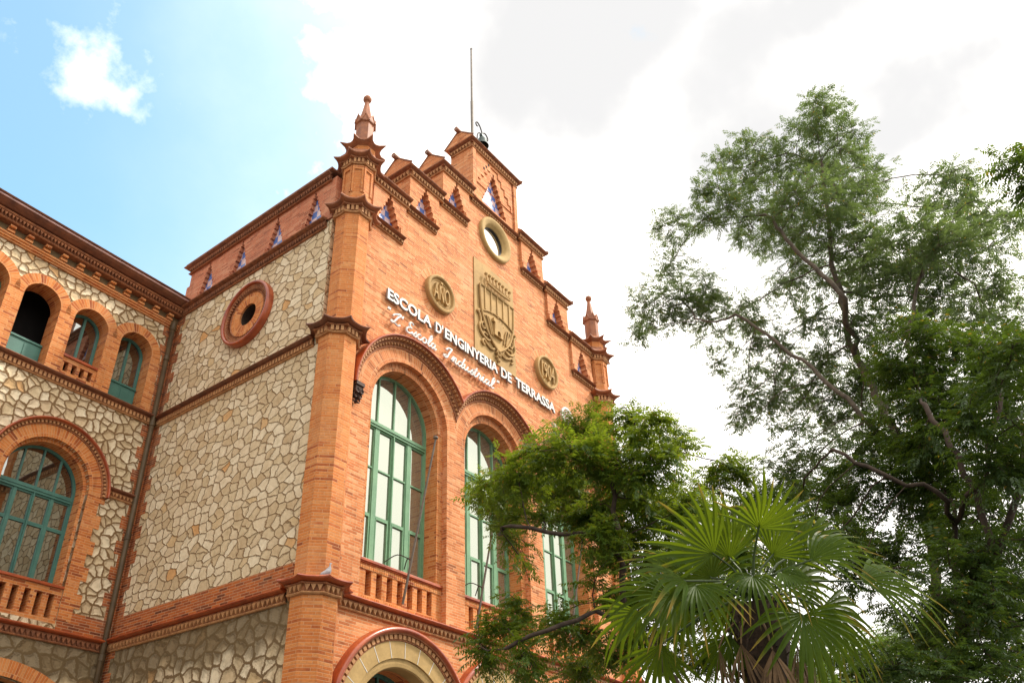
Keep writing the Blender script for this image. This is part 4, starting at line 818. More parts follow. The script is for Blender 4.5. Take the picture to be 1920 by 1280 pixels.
# ------------------------------------------------------------------ mast, bell, window poles, pigeon
ma = empty('mast', (4.98, 0.05, 21.3)); tag(ma, 'tall thin dark metal mast standing on the gable tower', 'mast')
b = MB(); b.tube([(0, 0, -0.1), (0, 0, 2.0), (0.0, 0, 2.02), (0.0, 0, 4.6)], [0.045, 0.045, 0.034, 0.026], 8); b.build('rod', 'pole_metal', ma)
b = MB(); b.lathe((0, 0, 4.6), [(0.026, 0), (0.04, .02), (0.02, .06), (0.001, .1)], 8); b.build('tip', 'pole_metal', ma)
be = empty('bell', (5.80, 0.28, 22.02)); be.scale = (0.8, 0.8, 0.8); tag(be, 'bronze bell hanging in a scrolled wrought iron frame on the gable tower', 'bell')
b = MB(); b.lathe((0, 0, 0), [(.27, .10), (.26, .14), (.22, .20), (.195, .34), (.17, .46), (.12, .54), (.09, .56), (.09, .60), (.0, .62)], 20); b.build('bell_body', 'bronze', be, smooth=True)
b = MB(); b.box(FAC, -0.10, 0.10, 0.60, 0.74, -0.07, 0.07); b.build('headstock', 'bronze', be, bevel=0.02)
b = MB()
for s_ in (-1, 1):
    b.tube([(s_ * q[0], 0, q[1]) for q in crv([(.34, -.6), (.33, .3), (.28, .58), (.16, .72), (0.0, .70)])], 0.026, 8)
b.tube([(q[0], 0, q[1]) for q in crv([(0.0, .70), (-.02, .9), (-.14, 1.12), (-.30, 1.22), (-.40, 1.12), (-.36, 1.0), (-.28, 1.02)])], 0.028, 8)
b.tube([(q[0], 0, q[1]) for q in crv([(0.02, .70), (.10, .92), (.24, .98), (.38, .86), (.38, .72), (.29, .68), (.26, .76)])], 0.028, 8)
b.build('iron_scroll', 'iron', be)
pole = empty('window_pole', (2.42, -0.05, 6.27)); tag(pole, 'slanting grey flagpole bracketed to the balcony of the nearest tall window', 'flagpole', None)
b = MB(); b.tube([(0, 0, 0), (0.05, -0.75, 3.42)], [0.026, 0.019], 8); b.build('rod', 'pole_metal', pole)
b = MB(); b.lathe((0.05, -0.75, 3.42), [(.024, 0), (.055, .02), (.055, .05), (.02, .08), (.001, .09)], 10); b.build('knob', 'pole_metal', pole)
b = MB()
for x in (-0.42, 0.16): b.tube([(q[0], q[1], q[2]) for q in crv([(0.01, -0.18, 0.86), (x * 0.5, -0.02, 0.95), (x, 0.14, 0.78)])], 0.011, 6)
b.build('bracket', 'iron', pole)
labs = ['slanting grey flagpole bracketed to the nearest tall window, half hidden by leaves' , 'slanting grey flagpole at the second tall window, behind the leaves', 'slanting grey flagpole at the farthest tall window, behind the leaves']
pole['label'] = 'slanting grey flagpole in full view at the nearest tall window'; pole['group'] = 'flagpoles at the tall windows'
def copy_tree(o, parent=None):
    c = o.copy(); COL.objects.link(c); c.parent = parent
    for ch in list(o.children): copy_tree(ch, c)
    return c
for i, dx in ((1, 2.35), (2, 5.9)):
    c = copy_tree(pole); c.location = (2.42 + dx + (0.12 if i == 2 else 0), -0.05, 6.27); c['label'] = labs[i]; c['group'] = 'flagpoles at the tall windows'
pg = empty('pigeon', (0.17, -0.37, 6.17), math.radians(-38)); pg.rotation_euler = (0, math.radians(-33), math.radians(-30)); pg.scale = (1.08,) * 3; tag(pg, 'small grey pigeon perched on the glazed cornice of the corner pillar', 'pigeon')
b = MB(); prof = [(-.20, .055, .012, .006), (-.14, .062, .03, .014), (-.08, .075, .045, .035), (-.02, .088, .055, .05), (.04, .10, .052, .055), (.085, .12, .04, .045), (.11, .155, .026, .028), (.122, .185, .024, .026), (.14, .20, .018, .018), (.155, .197, .006, .006), (.172, .19, .002, .002)]
P = [(x, w * math.cos(2 * PI * k / 12), z + h * math.sin(2 * PI * k / 12)) for x, z, w, h in prof for k in range(12)]
b.add(P, [(i * 12 + k, i * 12 + (k + 1) % 12, (i + 1) * 12 + (k + 1) % 12, (i + 1) * 12 + k) for i in range(len(prof) - 1) for k in range(12)]); b.build('body', 'pigeon_grey', pg, smooth=True)
for s_ in (-1, 1):
    b = MB(); b.sphere((-0.03, s_ * 0.045, 0.098), 0.05, 10, 0, (2.1, 0.35, 0.75)); b.build('wing', 'pigeon_grey', pg, smooth=True)
b = MB(); b.box(FAC, -0.27, -0.12, 0.045, 0.062, -0.028, 0.028); b.build('tail', 'pigeon_dark', pg)
b = MB()
for s_ in (-1, 1): b.tube([(0.0, s_ * 0.02, 0.05), (0.005, s_ * 0.02, 0.0)], 0.005, 5)
b.build('leg', 'pigeon_dark', pg)

# ------------------------------------------------------------------ ground
b = MB(); b.box(FAC, -60, 90, -0.3, -0.004, -80, 60); tag(b.build('ground', 'asphalt'), kind='structure')
b = MB(); b.box(FAC, -14, 30, -0.2, 0.0, -8, 2.2); tag(b.build('pavement', 'paving'), kind='structure')
# low annex seen between the trees
an = empty('annex_building', (18.5, 7.0, 0)); tag(an, 'distant rubble stone annex with brick pilaster and teal window, glimpsed behind the palm', 'building')
def AN(a, b_, c): return (a, -c, b_)
b = MB(); b.poly(AN, rect(-6.2, 9, 0, 7.6), [arch(-0.6, 5.2, 0.8, 2.0), arch(3.4, 5.2, 0.8, 2.0)], 0, -0.4); b.build('wall', 'rubble_wall', an)
for x in (-3.3, 1.0, 5.0): b = MB(); b.box(AN, x, x + 0.6, 0, 7.5, 0.0, 0.15); b.build('pilaster', 'orange_brick', an)
cornice('cornice', [(-6.2, 0), (9, 0)], 7.35, 1.2, 1.2, an, ('terracotta', 'glazed_red'))
for x in (-0.6, 3.4): glazing(AN, x, 5.2, 0.8, 2.0, 0.2, 'teal_paint', 'window_glass', an, 5.0, (4.2, 3.2), 'annex_window', False)

# ------------------------------------------------------------------ trees
def grow(base, trunk_pts, blobs, seed, step=0.22, n_att=900, infl=2.2, kill=0.35, limbs=()):
    r = np.random.default_rng(seed); A_ = []
    vol = np.array([b_[3] ** 2 for b_ in blobs]); cnt = np.maximum(6, (vol / vol.sum() * n_att)).astype(int)
    for (x, y, z, rad), c in zip(blobs, cnt):
        d = r.normal(size=(c, 3)); d /= np.linalg.norm(d, axis=1)[:, None]; rr = rad * (r.random(c) ** (1 / 2.2)); p = np.array([x, y, z]) + d * rr[:, None] * np.array([1.05, 1.05, 0.9]); A_.append(p)
    att = np.vstack(A_); nodes = []; par = []
    allp = [base] + trunk_pts
    for a, b_ in zip(allp[:-1], allp[1:]):
        a, b_ = np.array(a), np.array(b_); k = max(2, int(np.linalg.norm(b_ - a) / step))
        for i in range(k): nodes.append(a + (b_ - a) * i / k + r.normal(size=3) * 0.02); par.append(len(nodes) - 2)
    nodes.append(np.array(trunk_pts[-1])); par.append(len(nodes) - 2)
    nodes = [np.array(q) for q in nodes]; ntr = len(nodes); limb = set()
    for lb in limbs:
        lb = [np.array(q, float) for q in lb]; j = int(np.argmin([np.linalg.norm(nd - lb[0]) for nd in nodes])); prev = j; cur = nodes[j]
        for q in lb[1:]:
            k = max(2, int(np.linalg.norm(q - cur) / step)); st0 = cur
            for i in range(1, k + 1): nodes.append(st0 + (q - st0) * i / k + r.normal(size=3) * 0.025); par.append(prev); prev = len(nodes) - 1; limb.add(prev)
            cur = nodes[-1]
    near = np.full(len(att), 1e9); ni = np.zeros(len(att), int)
    def upd(start):
        for j in range(start, len(nodes)):
            d = np.linalg.norm(att - nodes[j], axis=1); m_ = d < near; near[m_] = d[m_]; ni[m_] = j
    upd(max(0, ntr // 4)); alive = np.ones(len(att), bool)
    for it in range(160):
        act = alive & (near < (60 if it < 40 else infl * 3))
        if not act.any(): break
        st_ = len(nodes); sel = np.unique(ni[act])
        for j in sel:
            ms = act & (ni == j); d = att[ms] - nodes[j]; d /= np.linalg.norm(d, axis=1)[:, None]; v = d.mean(0) + r.normal(size=3) * 0.18
            nv = np.linalg.norm(v)
            if nv < 0.05: v = d[0]; nv = 1
            v = v / nv; prev = nodes[j] - nodes[par[j]] if par[j] >= 0 else np.array([0, 0, 1.0]); prev = prev / (np.linalg.norm(prev) + 1e-9)
            v = v * 0.75 + prev * 0.25; v /= np.linalg.norm(v); nodes.append(nodes[j] + v * step); par.append(j)
        if len(nodes) == st_: break
        upd(st_); alive &= near > kill
        if len(nodes) > 5200: break
    return np.array(nodes), par, att, r, limb
def tree(name, base, trunk_pts, blobs, seed, leafmat, bark, nleaf, lsize, label, r_tip=0.0075, r_max=0.16, group=None, n_att=900, step=0.22, limbs=(), limb_r=0.03):
    nodes, par, att, r, limb = grow(np.array(base, float), trunk_pts, blobs, seed, step, n_att, limbs=limbs)
    n = len(nodes); area = np.zeros(n); ch = [[] for _ in range(n)]
    for i in range(n):
        if par[i] >= 0: ch[par[i]].append(i)
    for i in range(n - 1, -1, -1):
        if not ch[i]: area[i] = r_tip ** 2.3
        if par[i] >= 0: area[par[i]] += area[i]
    for i in sorted(limb, reverse=True): area[i] = max(area[i], (limb_r * 0.55) ** 2.3)
    for i in sorted(limb): area[i] = max(area[i], min(area[par[i]], (limb_r * 1.5) ** 2.3) * 0.93)
    rad = area ** (1 / 2.3); rad *= min(1.0, r_max / rad[0]) if rad[0] > r_max else 1; rad = np.maximum(rad, 0.004)
    root = empty(name, tuple(base)); tag(root, label, 'tree', group); off = Vector(base)
    m_ = MB(); done = set()
    for i in range(n):
        if par[i] < 0 or (ch[par[i]] and ch[par[i]][np.argmax([rad[c] for c in ch[par[i]]])] != i):
            line = [par[i], i] if par[i] >= 0 else [i]; cur = i
            while ch[cur]:
                cur = ch[cur][int(np.argmax([rad[c] for c in ch[cur]]))]; line.append(cur)
            if len(line) > 1:
                rr = [rad[q] for q in line]; rr[0] = min(rr[0], rr[1] * 1.25); sides = 10 if rr[0] > 0.06 else (6 if rr[0] > 0.02 else 4)
                m_.tube([Vector(nodes[q]) - off for q in line], rr, sides, 0, False)
    # sprays: a fine twig out of the nearest branch, with pinnate leaves fanned out around its end
    per = 7; ns = nleaf // per; nleaf = ns * per
    vol = np.array([b_[3] ** 2.4 for b_ in blobs]); bi = r.choice(len(blobs), ns, p=vol / vol.sum()); bl = np.array(blobs)[bi]
    dv = r.normal(size=(ns, 3)); dv /= np.linalg.norm(dv, axis=1)[:, None]; SP = bl[:, :3] + dv * (bl[:, 3] * (0.25 + 0.95 * r.random(ns) ** 0.55))[:, None] * np.array([1.08, 1.08, 0.92])
    cand = np.where(rad < 0.05)[0]; cn = nodes[cand]; tw = m_; S0 = np.empty((ns, 3))
    for i in range(ns):
        dd = np.linalg.norm(cn - SP[i], axis=1); j = int(np.argmin(dd)); S0[i] = cn[j]
        if dd[j] > 1.1: SP[i] = cn[j] + (SP[i] - cn[j]) * (1.1 / dd[j])
        if i % 2 == 0: mid_ = (cn[j] + SP[i]) / 2 + np.array([0, 0, 0.06]); tw.tube([Vector(cn[j]) - off, Vector(mid_) - off, Vector(SP[i]) - off], [0.0065, 0.005, 0.003], 3, 0, False)
    m_.build('trunk', bark, root, smooth=True)
    sd = SP - S0; sd[:, 2] *= 0.6; sd /= (np.linalg.norm(sd, axis=1)[:, None] + 1e-6)
    k_ = np.repeat(np.arange(ns), per); fr = np.tile(np.linspace(0.0, 1.0, per), ns)[:, None]
    P0 = SP[k_] - sd[k_] * 0.26 * (1 - fr) + r.normal(size=(nleaf, 3)) * 0.025
    rd = r.normal(size=(nleaf, 3)) * np.array([1, 1, 0.45]); rd /= np.linalg.norm(rd, axis=1)[:, None]
    D = sd[k_] * (0.35 + 0.7 * fr) + rd * 0.85; D[:, 2] = D[:, 2] * 0.7 + 0.05; D /= np.linalg.norm(D, axis=1)[:, None]
    side = np.cross(D, np.array([0, 0, 1.0]) + r.normal(size=(nleaf, 3)) * 0.18); side /= (np.linalg.norm(side, axis=1)[:, None] + 1e-9); nrm = np.cross(side, D)
    npair = 5; Ls = lsize * r.uniform(0.65, 1.2, nleaf)
    quads = []
    for q in range(npair * 2 + 1):
        if q == npair * 2: t = 1.0; sgn = 0
        else: t = 0.25 + 0.68 * (q // 2) / (npair - 1); sgn = 1 if q % 2 else -1
        droop = -0.35 * (t ** 2)
        o = P0 + (D * t + np.array([0, 0, 1.0]) * droop * 0.6) * Ls[:, None]
        ld = (D * (0.45 if sgn else 1.0) + side * sgn * 0.85 + np.array([0, 0, -0.45]) + r.normal(size=(nleaf, 3)) * 0.12); ld /= np.linalg.norm(ld, axis=1)[:, None]
        ll = Ls * 0.34 * r.uniform(0.8, 1.15, nleaf); lw = ll * 0.19
        wd = np.cross(ld, nrm + r.normal(size=(nleaf, 3)) * 0.15); wd /= (np.linalg.norm(wd, axis=1)[:, None] + 1e-9)
        a = o; b_ = o + ld * (ll * 0.42)[:, None] + wd * lw[:, None]; c = o + ld * ll[:, None] + np.array([0, 0, -0.12]) * ll[:, None]; d = o + ld * (ll * 0.42)[:, None] - wd * lw[:, None]
        quads.append(np.stack([a, b_, c, d], 1))
    Q = np.concatenate(quads, 0).reshape(-1, 3) - np.array(base, float); nf = len(Q) // 4
    me = bpy.data.meshes.new('crown'); me.vertices.add(len(Q)); me.vertices.foreach_set('co', Q.astype(np.float32).ravel()); me.loops.add(nf * 4); me.loops.foreach_set('vertex_index', np.arange(nf * 4, dtype=np.int32))
    me.polygons.add(nf); me.polygons.foreach_set('loop_start', np.arange(0, nf * 4, 4, dtype=np.int32)); me.update(calc_edges=True); me.materials.append(MAT[leafmat])
    o = bpy.data.objects.new('crown', me); COL.objects.link(o); o.parent = root
    return root
BA = [(4.57,-9.47,15.47,0.43),(5.77,-9.2,15.78,0.81),(5.13,-9.77,14.47,0.31),(5.89,-8.39,15.7,0.59),(5.8,-7.5,16.04,0.78),(3.46,-7.4,13.33,0.54),(3.18,-7.19,12.68,0.23),(6.08,-5.44,15.57,0.51),(3.83,-6.04,12.69,0.38),(4.43,-8.62,13.1,0.85),(7.27,-7.3,15.27,0.72),(5.47,-9.16,13.68,0.72),(6.78,-8.09,13.37,0.78),(5.52,-9.41,12.57,0.64),(5.12,-5.17,12.75,0.7),(3.14,-5.5,10.73,0.33),(5.36,-5.83,12.72,0.65),(6.43,-6.1,12.61,0.73),(5.29,-7.14,11.44,0.53),(5.86,-5.98,11.21,0.35),(6.0,-7.55,12.28,0.43),(3.93,-10.23,11.16,0.61),(6.73,-10.88,13.74,0.66),(6.06,-11.24,13.3,0.48),(4.9,-11.25,11.75,0.47),(3.82,-10.85,10.61,0.53),(7.16,-11.36,12.6,0.64),(5.58,-11.68,11.73,0.4),(6.52,-9.66,11.84,0.97),(7.21,-10.44,11.6,0.97),(6.56,-11.05,10.44,0.74),(7.24,-8.79,13.0,0.47),(5.16,-9.17,10.39,0.41),(6.49,-7.38,10.7,0.89),(4.91,-6.93,9.56,0.62),(7.12,-7.73,10.2,0.84),(7.04,-8.6,10.22,0.65),(3.67,-7.68,7.84,0.37),(4.0,-8.43,7.44,0.52),(3.93,-6.84,8.65,0.19),(7.48,-9.37,15.74,0.76),(5.37,-9.57,11.45,0.61),(6.19,-10.4,12.07,0.63),(4.9,-10.94,10.23,0.45),(5.52,-8.51,10.51,0.62),(4.96,-8.16,10.86,0.41),(5.03,-9.59,9.78,0.57),(5.46,-6.82,8.27,0.46),(5.61,-7.4,7.93,0.59),(7.08,-8.21,9.51,0.64)]
BB = [(2.73,-9.88,8.16,0.59),(3.56,-10.43,8.16,0.68),(3.34,-10.78,7.46,0.57),(3.67,-9.35,7.57,0.62),(2.71,-10.0,6.54,0.65),(1.11,-10.54,5.69,0.45),(3.17,-8.86,6.64,0.55),(3.38,-8.19,6.64,0.41),(3.39,-9.38,6.32,0.58),(2.38,-10.05,5.43,0.6),(2.71,-8.94,5.35,0.4),(1.19,-9.66,4.46,0.51),(3.22,-9.95,4.76,0.55),(2.28,-9.1,4.24,0.4),(1.43,-9.67,3.74,0.56),(0.59,-8.96,3.56,0.26),(3.07,-8.46,5.8,0.38),(3.71,-9.78,4.07,0.42),(0.74,-9.3,3.4,0.28),(2.7,-7.64,6.39,0.44),(1.59,-8.32,5.4,0.42),(0.62,-7.92,5.08,0.33),(1.28,-8.66,4.76,0.27),(2.8,-8.5,4.66,0.23),(2.74,-6.98,6.49,0.37),(0.74,-10.86,6.82,0.37),(2.52,-9.96,7.22,0.44),(0.73,-10.52,6.23,0.36),(2.81,-9.53,6.65,0.37),(1.62,-10.06,4.8,0.37),(3.33,-9.48,5.63,0.37),(3.68,-9.79,4.48,0.42),(2.09,-9.29,3.61,0.37)]
BM = [(0.58,-5.52,7.64,0.31),(-0.76,-6.83,6.59,0.33),(-1.14,-7.45,6.14,0.3),(0.22,-7.18,6.63,0.19),(-1.79,-6.44,5.96,0.3),(-1.66,-5.85,5.98,0.32),(-1.45,-5.2,6.03,0.25),(-1.17,-4.7,6.11,0.14),(-1.21,-6.82,5.89,0.38),(-1.27,-7.38,5.63,0.31),(0.08,-5.34,6.36,0.34),(-1.4,-5.69,5.58,0.28),(-0.24,-4.43,6.13,0.26),(-0.27,-4.67,5.58,0.24),(-0.79,-6.39,5.52,0.34),(-0.4,-6.68,5.43,0.32),(-1.0,-5.33,4.91,0.15),(-0.14,-6.13,5.21,0.29),(0.42,-7.75,6.14,0.23),(0.23,-7.49,6.0,0.25),(0.1,-6.76,5.71,0.33),(0.79,-6.27,5.35,0.33),(-1.19,-5.12,4.24,0.22),(-1.49,-5.05,3.82,0.22),(-0.53,-5.1,4.41,0.22),(-1.63,-5.71,3.67,0.25),(-1.21,-6.06,3.99,0.22),(0.31,-5.17,3.98,0.32),(-0.47,-6.18,3.95,0.27),(-0.32,-6.32,4.64,0.25),(-1.21,-7.73,5.1,0.26),(-0.69,-6.36,4.41,0.19),(0.13,-7.09,5.06,0.36),(-1.1,-7.93,4.77,0.28),(0.02,-6.62,4.46,0.33),(0.25,-7.02,4.5,0.36),(-0.97,-8.0,4.44,0.25),(-0.03,-6.44,3.96,0.29),(-0.21,-7.06,3.84,0.3),(-0.57,-5.23,6.25,0.29),(-1.01,-6.12,5.34,0.2),(0.14,-6.32,6.15,0.33),(-0.74,-4.71,6.13,0.22),(-1.68,-6.68,4.54,0.2),(-1.52,-6.76,4.93,0.23),(-0.34,-5.61,6.38,0.31),(0.35,-5.31,7.57,0.18),(-1.4,-5.99,4.2,0.21),(-1.45,-4.99,4.11,0.17),(-0.95,-5.08,4.66,0.17)]
LIMA = [[(4.6, -9.3, 7.02), (3.97, -9.13, 7.3), (3.8, -8.68, 8.25), (3.9, -8.17, 9.23), (4.08, -7.62, 10.13), (4.13, -7.04, 11.03)], [(4.6, -9.3, 7.02), (3.92, -9.51, 7.81), (4.04, -9.69, 9.21), (4.47, -10.07, 10.4), (4.7, -10.86, 11.58)], [(5.11, -8.68, 10.22), (4.14, -8.94, 10.52), (4.06, -8.48, 11.82), (4.18, -8.06, 13.1)]]
LIMB = [[(2.03, -9.75, 5.4), (1.53, -9.77, 5.52), (1.32, -9.66, 5.72), (1.16, -9.28, 5.88), (1.11, -8.99, 6.17), (1.16, -8.77, 6.45)], [(2.03, -9.75, 5.4), (1.45, -10.0, 5.5), (1.28, -10.29, 5.62), (1.38, -10.42, 6.11), (1.6, -10.73, 6.69)], [(1.79, -9.44, 3.66), (1.56, -10.04, 4.98), (1.46, -10.13, 5.53), (1.45, -10.0, 6.21), (1.65, -9.92, 6.85)], [(1.91, -9.59, 3.96), (1.67, -10.21, 4.98), (1.69, -10.55, 5.49), (1.8, -10.84, 6.29)]]
LIMM = [[(-0.79, -6.55, 4.23), (-1.38, -6.52, 4.11), (-1.73, -6.32, 3.95), (-1.92, -6.03, 3.85), (-1.97, -5.78, 3.77)], [(-0.79, -6.55, 4.23), (-1.23, -6.8, 4.63), (-1.4, -6.69, 4.92), (-1.72, -6.33, 5.04), (-1.94, -5.82, 5.14)], [(-0.96, -6.66, 4.73), (-1.24, -6.78, 5.34), (-1.2, -6.84, 5.82), (-1.21, -6.62, 6.1), (-1.25, -6.35, 6.24)]]
tree('ash_tree', (4.9, -8.4, 0), [(5.0, -8.59, 4.09), (5.09, -9.23, 7.22), (5.25, -8.88, 8.61), (5.51, -8.62, 10.45), (5.53, -8.76, 12.51), (5.58, -9.1, 14.9)], BA, 11, 'leaf_far', 'pale_bark', 20500, 0.19, 'tallest tree on the right with an open feathery crown and pointed top', n_att=1500, r_max=0.17, limbs=LIMA, limb_r=0.036)
tree('ash_tree', (2.2, -9.2, 0), [(2.07, -9.28, 3.56), (2.13, -9.74, 5.43)], BB, 5, 'leaf_dark', 'bark', 13500, 0.195, 'dark dense tree at the right edge with a forked black trunk', n_att=800, r_max=0.15, limbs=LIMB, limb_r=0.04)
tree('ash_tree', (-0.55, -7.3, 0), [(-0.60, -7.2, 3.0), (-0.66, -6.8, 3.8), (-0.62, -6.46, 4.28)], BM, 21, 'leaf_mid', 'bark', 12500, 0.165, 'smaller leafy tree in front of the tall windows, left of the palm', n_att=800, r_max=0.10, step=0.17, limbs=LIMM, limb_r=0.02)
tree('ash_tree', (4.2, -13.4, 0), [(4.2, -13.4, 4.0), (3.9, -13.0, 8.0)], [(2.72, -11.9, 10.75, 0.28), (2.8, -11.95, 10.25, 0.22), (3.1, -12.2, 11.0, 0.4), (3.0, -12.4, 10.0, 0.5), (3.9, -12.9, 10.6, 0.9), (4.3, -13.4, 9.8, 1.0), (4.9, -13.6, 10.8, 0.9)], 31, 'leaf_dark', 'bark', 3000, 0.25, 'tree reaching in at the top right edge with one leafy branch', n_att=300, r_max=0.12)
tree('broadleaf_tree', (14.0, -4.2, 0), [(14.0, -4.2, 3.0)], [(13.57, -3.72, 6.3, 0.7), (15.8, -4.21, 6.5, 1.0), (15.09, -5.53, 6.5, 0.9), (12.39, -3.36, 5.7, 0.7), (14.64, -3.8, 5.5, 1.0), (16.5, -6.0, 6.9, 1.0), (13.0, -4.5, 5.0, 1.0)], 41, 'leaf_hedge', 'bark', 6500, 0.28, 'low bushy tree far behind the palm trunk', n_att=400, r_max=0.12)

# ------------------------------------------------------------------ fan palm
PB = Vector((-2.645, -8.69, 0)); pr = empty('fan_palm', tuple(PB)); tag(pr, 'fan palm with a shaggy dark trunk and radiating green fronds', 'palm tree')
b = MB(); b.tube([(0.02 * math.sin(z * 2), 0.02 * math.cos(z * 3), z) for z in [0.25 * k for k in range(15)]], [0.15 + 0.02 * (k % 2) + 0.003 * k for k in range(15)], 14)
r = random.Random(4)
for k in range(420):                 # fibres and old leaf bases
    z = r.uniform(0.6, 3.55); a = r.uniform(0, 2 * PI); rr = 0.17; p = Vector((rr * math.cos(a), rr * math.sin(a), z)); q = p + Vector((math.cos(a) * r.uniform(.02, .10), math.sin(a) * r.uniform(.02, .10), r.uniform(-.16, .10)))
    b.tube([p, (p + q) / 2 + Vector((0, 0, .02)), q], [0.012, 0.008, 0.002], 4)
b.build('trunk', 'palm_fibre_and_shade', pr)
CR = Vector((0, 0, 3.62))
def frond(pv, d, face, R_, droop, span, seed, nseg=0, tip=0.45):
    r = random.Random(seed); nseg = int(10.5 * span) + r.randint(-1, 2); R_ *= r.uniform(0.84, 1.0); pv = Vector(pv); d2 = Vector(d).normalized(); nrm = Vector(face).normalized()
    s = d2.cross(nrm).normalized(); nrm = s.cross(d2).normalized(); hub = CR + pv; mb = MB()
    mid = CR + pv * 0.5 + Vector((0, 0, 0.05)); pt = MB(); pt.tube([CR + pv * 0.04, mid, hub, hub + d2 * 0.06], [0.016, 0.010, 0.008, 0.004], 6)
    for k in range(nseg):
        th = (-1 + 2 * (k + 0.5) / nseg) * span + r.uniform(-0.018, 0.018); dr = (d2 * math.cos(th) + s * math.sin(th)).normalized(); tn = (-d2 * math.sin(th) + s * math.cos(th)).normalized()
        ln = R_ * (1 - 0.22 * (abs(th) / span) ** 2) * r.uniform(0.84, 1.06); w0 = 0.5 * 2 * span / nseg
        tp = r.uniform(0.5, 1.5) * tip; bend = r.random() < 0.18; V = []; U = []
        for i in range(8):
            t = i / 7; dist = ln * t; w = (w0 * dist if t < 0.45 else w0 * ln * 0.45 * (1 - (t - 0.45) / 0.55) ** 0.7) * 0.92 + 0.0008
            dz = -droop * 0.35 * ln * t ** 2.2 - (tp * ln * 0.5 * max(0, t - 0.55) ** 1.5 if True else 0) - (0.55 * ln * max(0, t - 0.62) if bend else 0)
            c = hub + dr * dist * (1 - (0.25 * max(0, t - 0.62) if bend else 0)) + nrm * (0.05 * math.sin(t * PI) * 1.0) + Vector((0, 0, dz))
            fold = nrm * (w * 0.6)
            V += [c - tn * w + fold, c, c + tn * w + fold]; U.append(t)
        F = []; UV = []
        for i in range(7):
            for q in (0, 1): F.append((i * 3 + q, i * 3 + q + 1, i * 3 + q + 4, i * 3 + q + 3)); UV.append([(q, U[i] - 50), (q + 1, U[i] - 50), (q + 1, U[i + 1] - 50), (q, U[i + 1] - 50)])
        mb.add(V, F, 0, UV)
    f_ = mb.build('frond', 'palm_leaf', pr); p_ = pt.build('petiole', 'petiole_green', f_); return f_
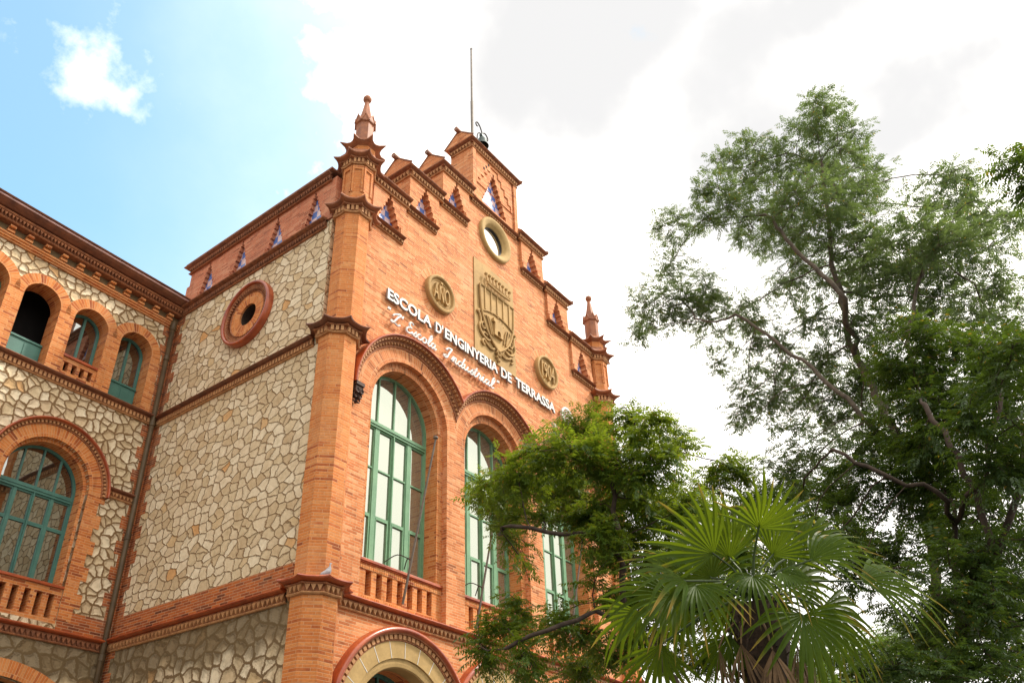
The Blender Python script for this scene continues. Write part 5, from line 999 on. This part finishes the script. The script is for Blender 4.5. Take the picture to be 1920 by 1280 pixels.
FR = [   # petiole vector, blade direction, facing, radius, droop, spread
 ((-0.37, 0.12, 0.26), (-0.74, 0.45, 0.50), (-0.66, -0.65, -0.38), 0.74, 0.05, 1.25),
 ((-0.18, -0.22, 0.46), (-0.32, -0.53, 0.78), (-0.49, -0.51, -0.70), 0.56, 0.02, 1.5),
 ((-0.52, 0.33, 0.04), (-0.79, 0.58, 0.22), (-0.62, -0.50, 0.60), 0.7, 0.35, 1.3),
 ((-0.57, 0.23, -0.03), (-0.50, -0.23, -0.84), (-0.85, -0.30, 0.44), 0.52, 0.9, 1.3),
 ((-0.08, -0.39, -0.27), (0.01, -0.15, -0.99), (-0.69, -0.70, 0.18), 0.66, 0.5, 1.9),
 ((0.20, -0.46, 0.23), (0.49, -0.84, 0.24), (-0.69, -0.42, 0.60), 0.62, 0.25, 1.2),
 ((0.42, -0.75, 0.05), (0.61, -0.77, -0.19), (-0.62, -0.50, 0.60), 0.82, 0.45, 1.25),
 ((-0.34, 0.69, -0.37), (0.27, 0.34, -0.90), (-0.94, -0.08, -0.34), 0.6, 0.1, 1.2),
 ((-0.30, 0.56, 0.01), (-0.64, 0.75, -0.16), (-0.70, -0.57, 0.43), 0.72, 0.45, 1.3),
 ((-0.04, 0.12, 0.31), (-0.40, -0.02, 0.92), (-0.46, -0.74, -0.49), 0.74, 0.1, 1.2),
 ((0.18, -0.17, 0.33), (0.28, -0.55, 0.79), (-0.84, -0.43, -0.33), 0.7, 0.15, 1.3),
 ((0.03, 0.33, 0.20), (-0.05, 0.54, 0.84), (-0.56, -0.72, -0.41), 0.7, 0.2, 1.9),
 ((0.44, -0.14, 0.15), (0.81, -0.31, 0.51), (-0.90, -0.32, -0.30), 0.75, 0.3, 1.8),
 ((0.36, -0.21, -0.25), (0.71, -0.04, -0.70), (-0.18, -0.96, -0.20), 0.66, 0.3, 1.3),
 ((0.62, -0.36, -0.04), (0.74, -0.41, -0.54), (-0.59, -0.75, 0.31), 0.7, 0.5, 1.3),
 ((-0.17, 0.17, -0.35), (0.16, 0.45, -0.88), (-0.95, 0.06, -0.29), 0.58, 0.1, 1.1),
 ((0.03, 0.58, 0.04), (0.07, 0.97, -0.24), (-0.89, -0.45, 0.02), 0.7, 0.5, 1.5),
 ((0.31, 0.19, 0.27), (0.77, 0.48, 0.41), (-0.69, -0.68, -0.24), 0.66, 0.2, 2.6),
 ((-0.20, -0.10, 0.07), (-0.59, 0.04, -0.81), (-0.90, -0.32, 0.30), 0.46, 1.1, 1.5),
 ((-0.02, -0.27, 0.11), (0.16, -0.67, -0.72), (-0.43, -0.86, 0.29), 0.48, 1.1, 1.5),
 ((-0.02, -0.11, -0.05), (0.14, 0.11, -0.98), (-0.71, -0.70, -0.03), 0.44, 0.6, 1.2),
 ((-0.06, 1.00, 0.01), (0.04, 0.85, -0.53), (-0.97, -0.25, -0.07), 0.6, 0.4, 1.3),
 ((0.25, 0.02, -0.44), (0.47, 0.07, -0.88), (-0.35, -0.85, -0.38), 0.5, 0.1, 1.0),
 ((0.58, -0.34, 0.48), (0.61, -0.64, 0.47), (-0.74, -0.59, 0.32), 0.66, 0.3, 1.2),
 ((0.11, 0.21, 0.02), (0.13, 0.76, -0.64), (-0.54, -0.82, -0.21), 0.5, 0.5, 2.0),
 ((0.32, 0.07, 0.00), (0.80, 0.10, -0.59), (-0.88, -0.45, -0.12), 0.55, 0.5, 2.0),
 ((0.98, -0.26, -0.04), (0.79, -0.02, -0.61), (-0.30, -0.95, -0.11), 0.6, 0.2, 1.1),
]
for i, q_ in enumerate(FR): frond(*q_, 100 + i)
r = random.Random(9)
for k in range(9):            # dry brown fronds hanging against the trunk
    an = 2 * PI * k / 9 + r.uniform(-.3, .3); o_ = Vector((math.cos(an), math.sin(an), 0)); b = MB(); top = Vector((0, 0, 3.42)) + o_ * 0.12; hub = top + o_ * r.uniform(.16, .30) + Vector((0, 0, -r.uniform(.25, .45)))
    b.tube([top, (top + hub) / 2 + o_ * .05, hub], [.012, .009, .006], 5); sd_ = Vector((-o_.y, o_.x, 0))
    for q in range(13):
        t = -1 + q / 6; dn = (Vector((0, 0, -1)) + sd_ * t * 0.55 + o_ * r.uniform(-.25, .1)).normalized(); ln = r.uniform(.32, .52); w = sd_ * 0.011
        c1 = hub + dn * ln * .5; c2 = hub + dn * ln + Vector((0, 0, -.05)) - o_ * .04; b.add([hub, c1 - w, c2, c1 + w], [(0, 1, 2, 3)])
    b.build('dry_frond', 'dry_leaf', pr)
print('objects', len(bpy.data.objects))
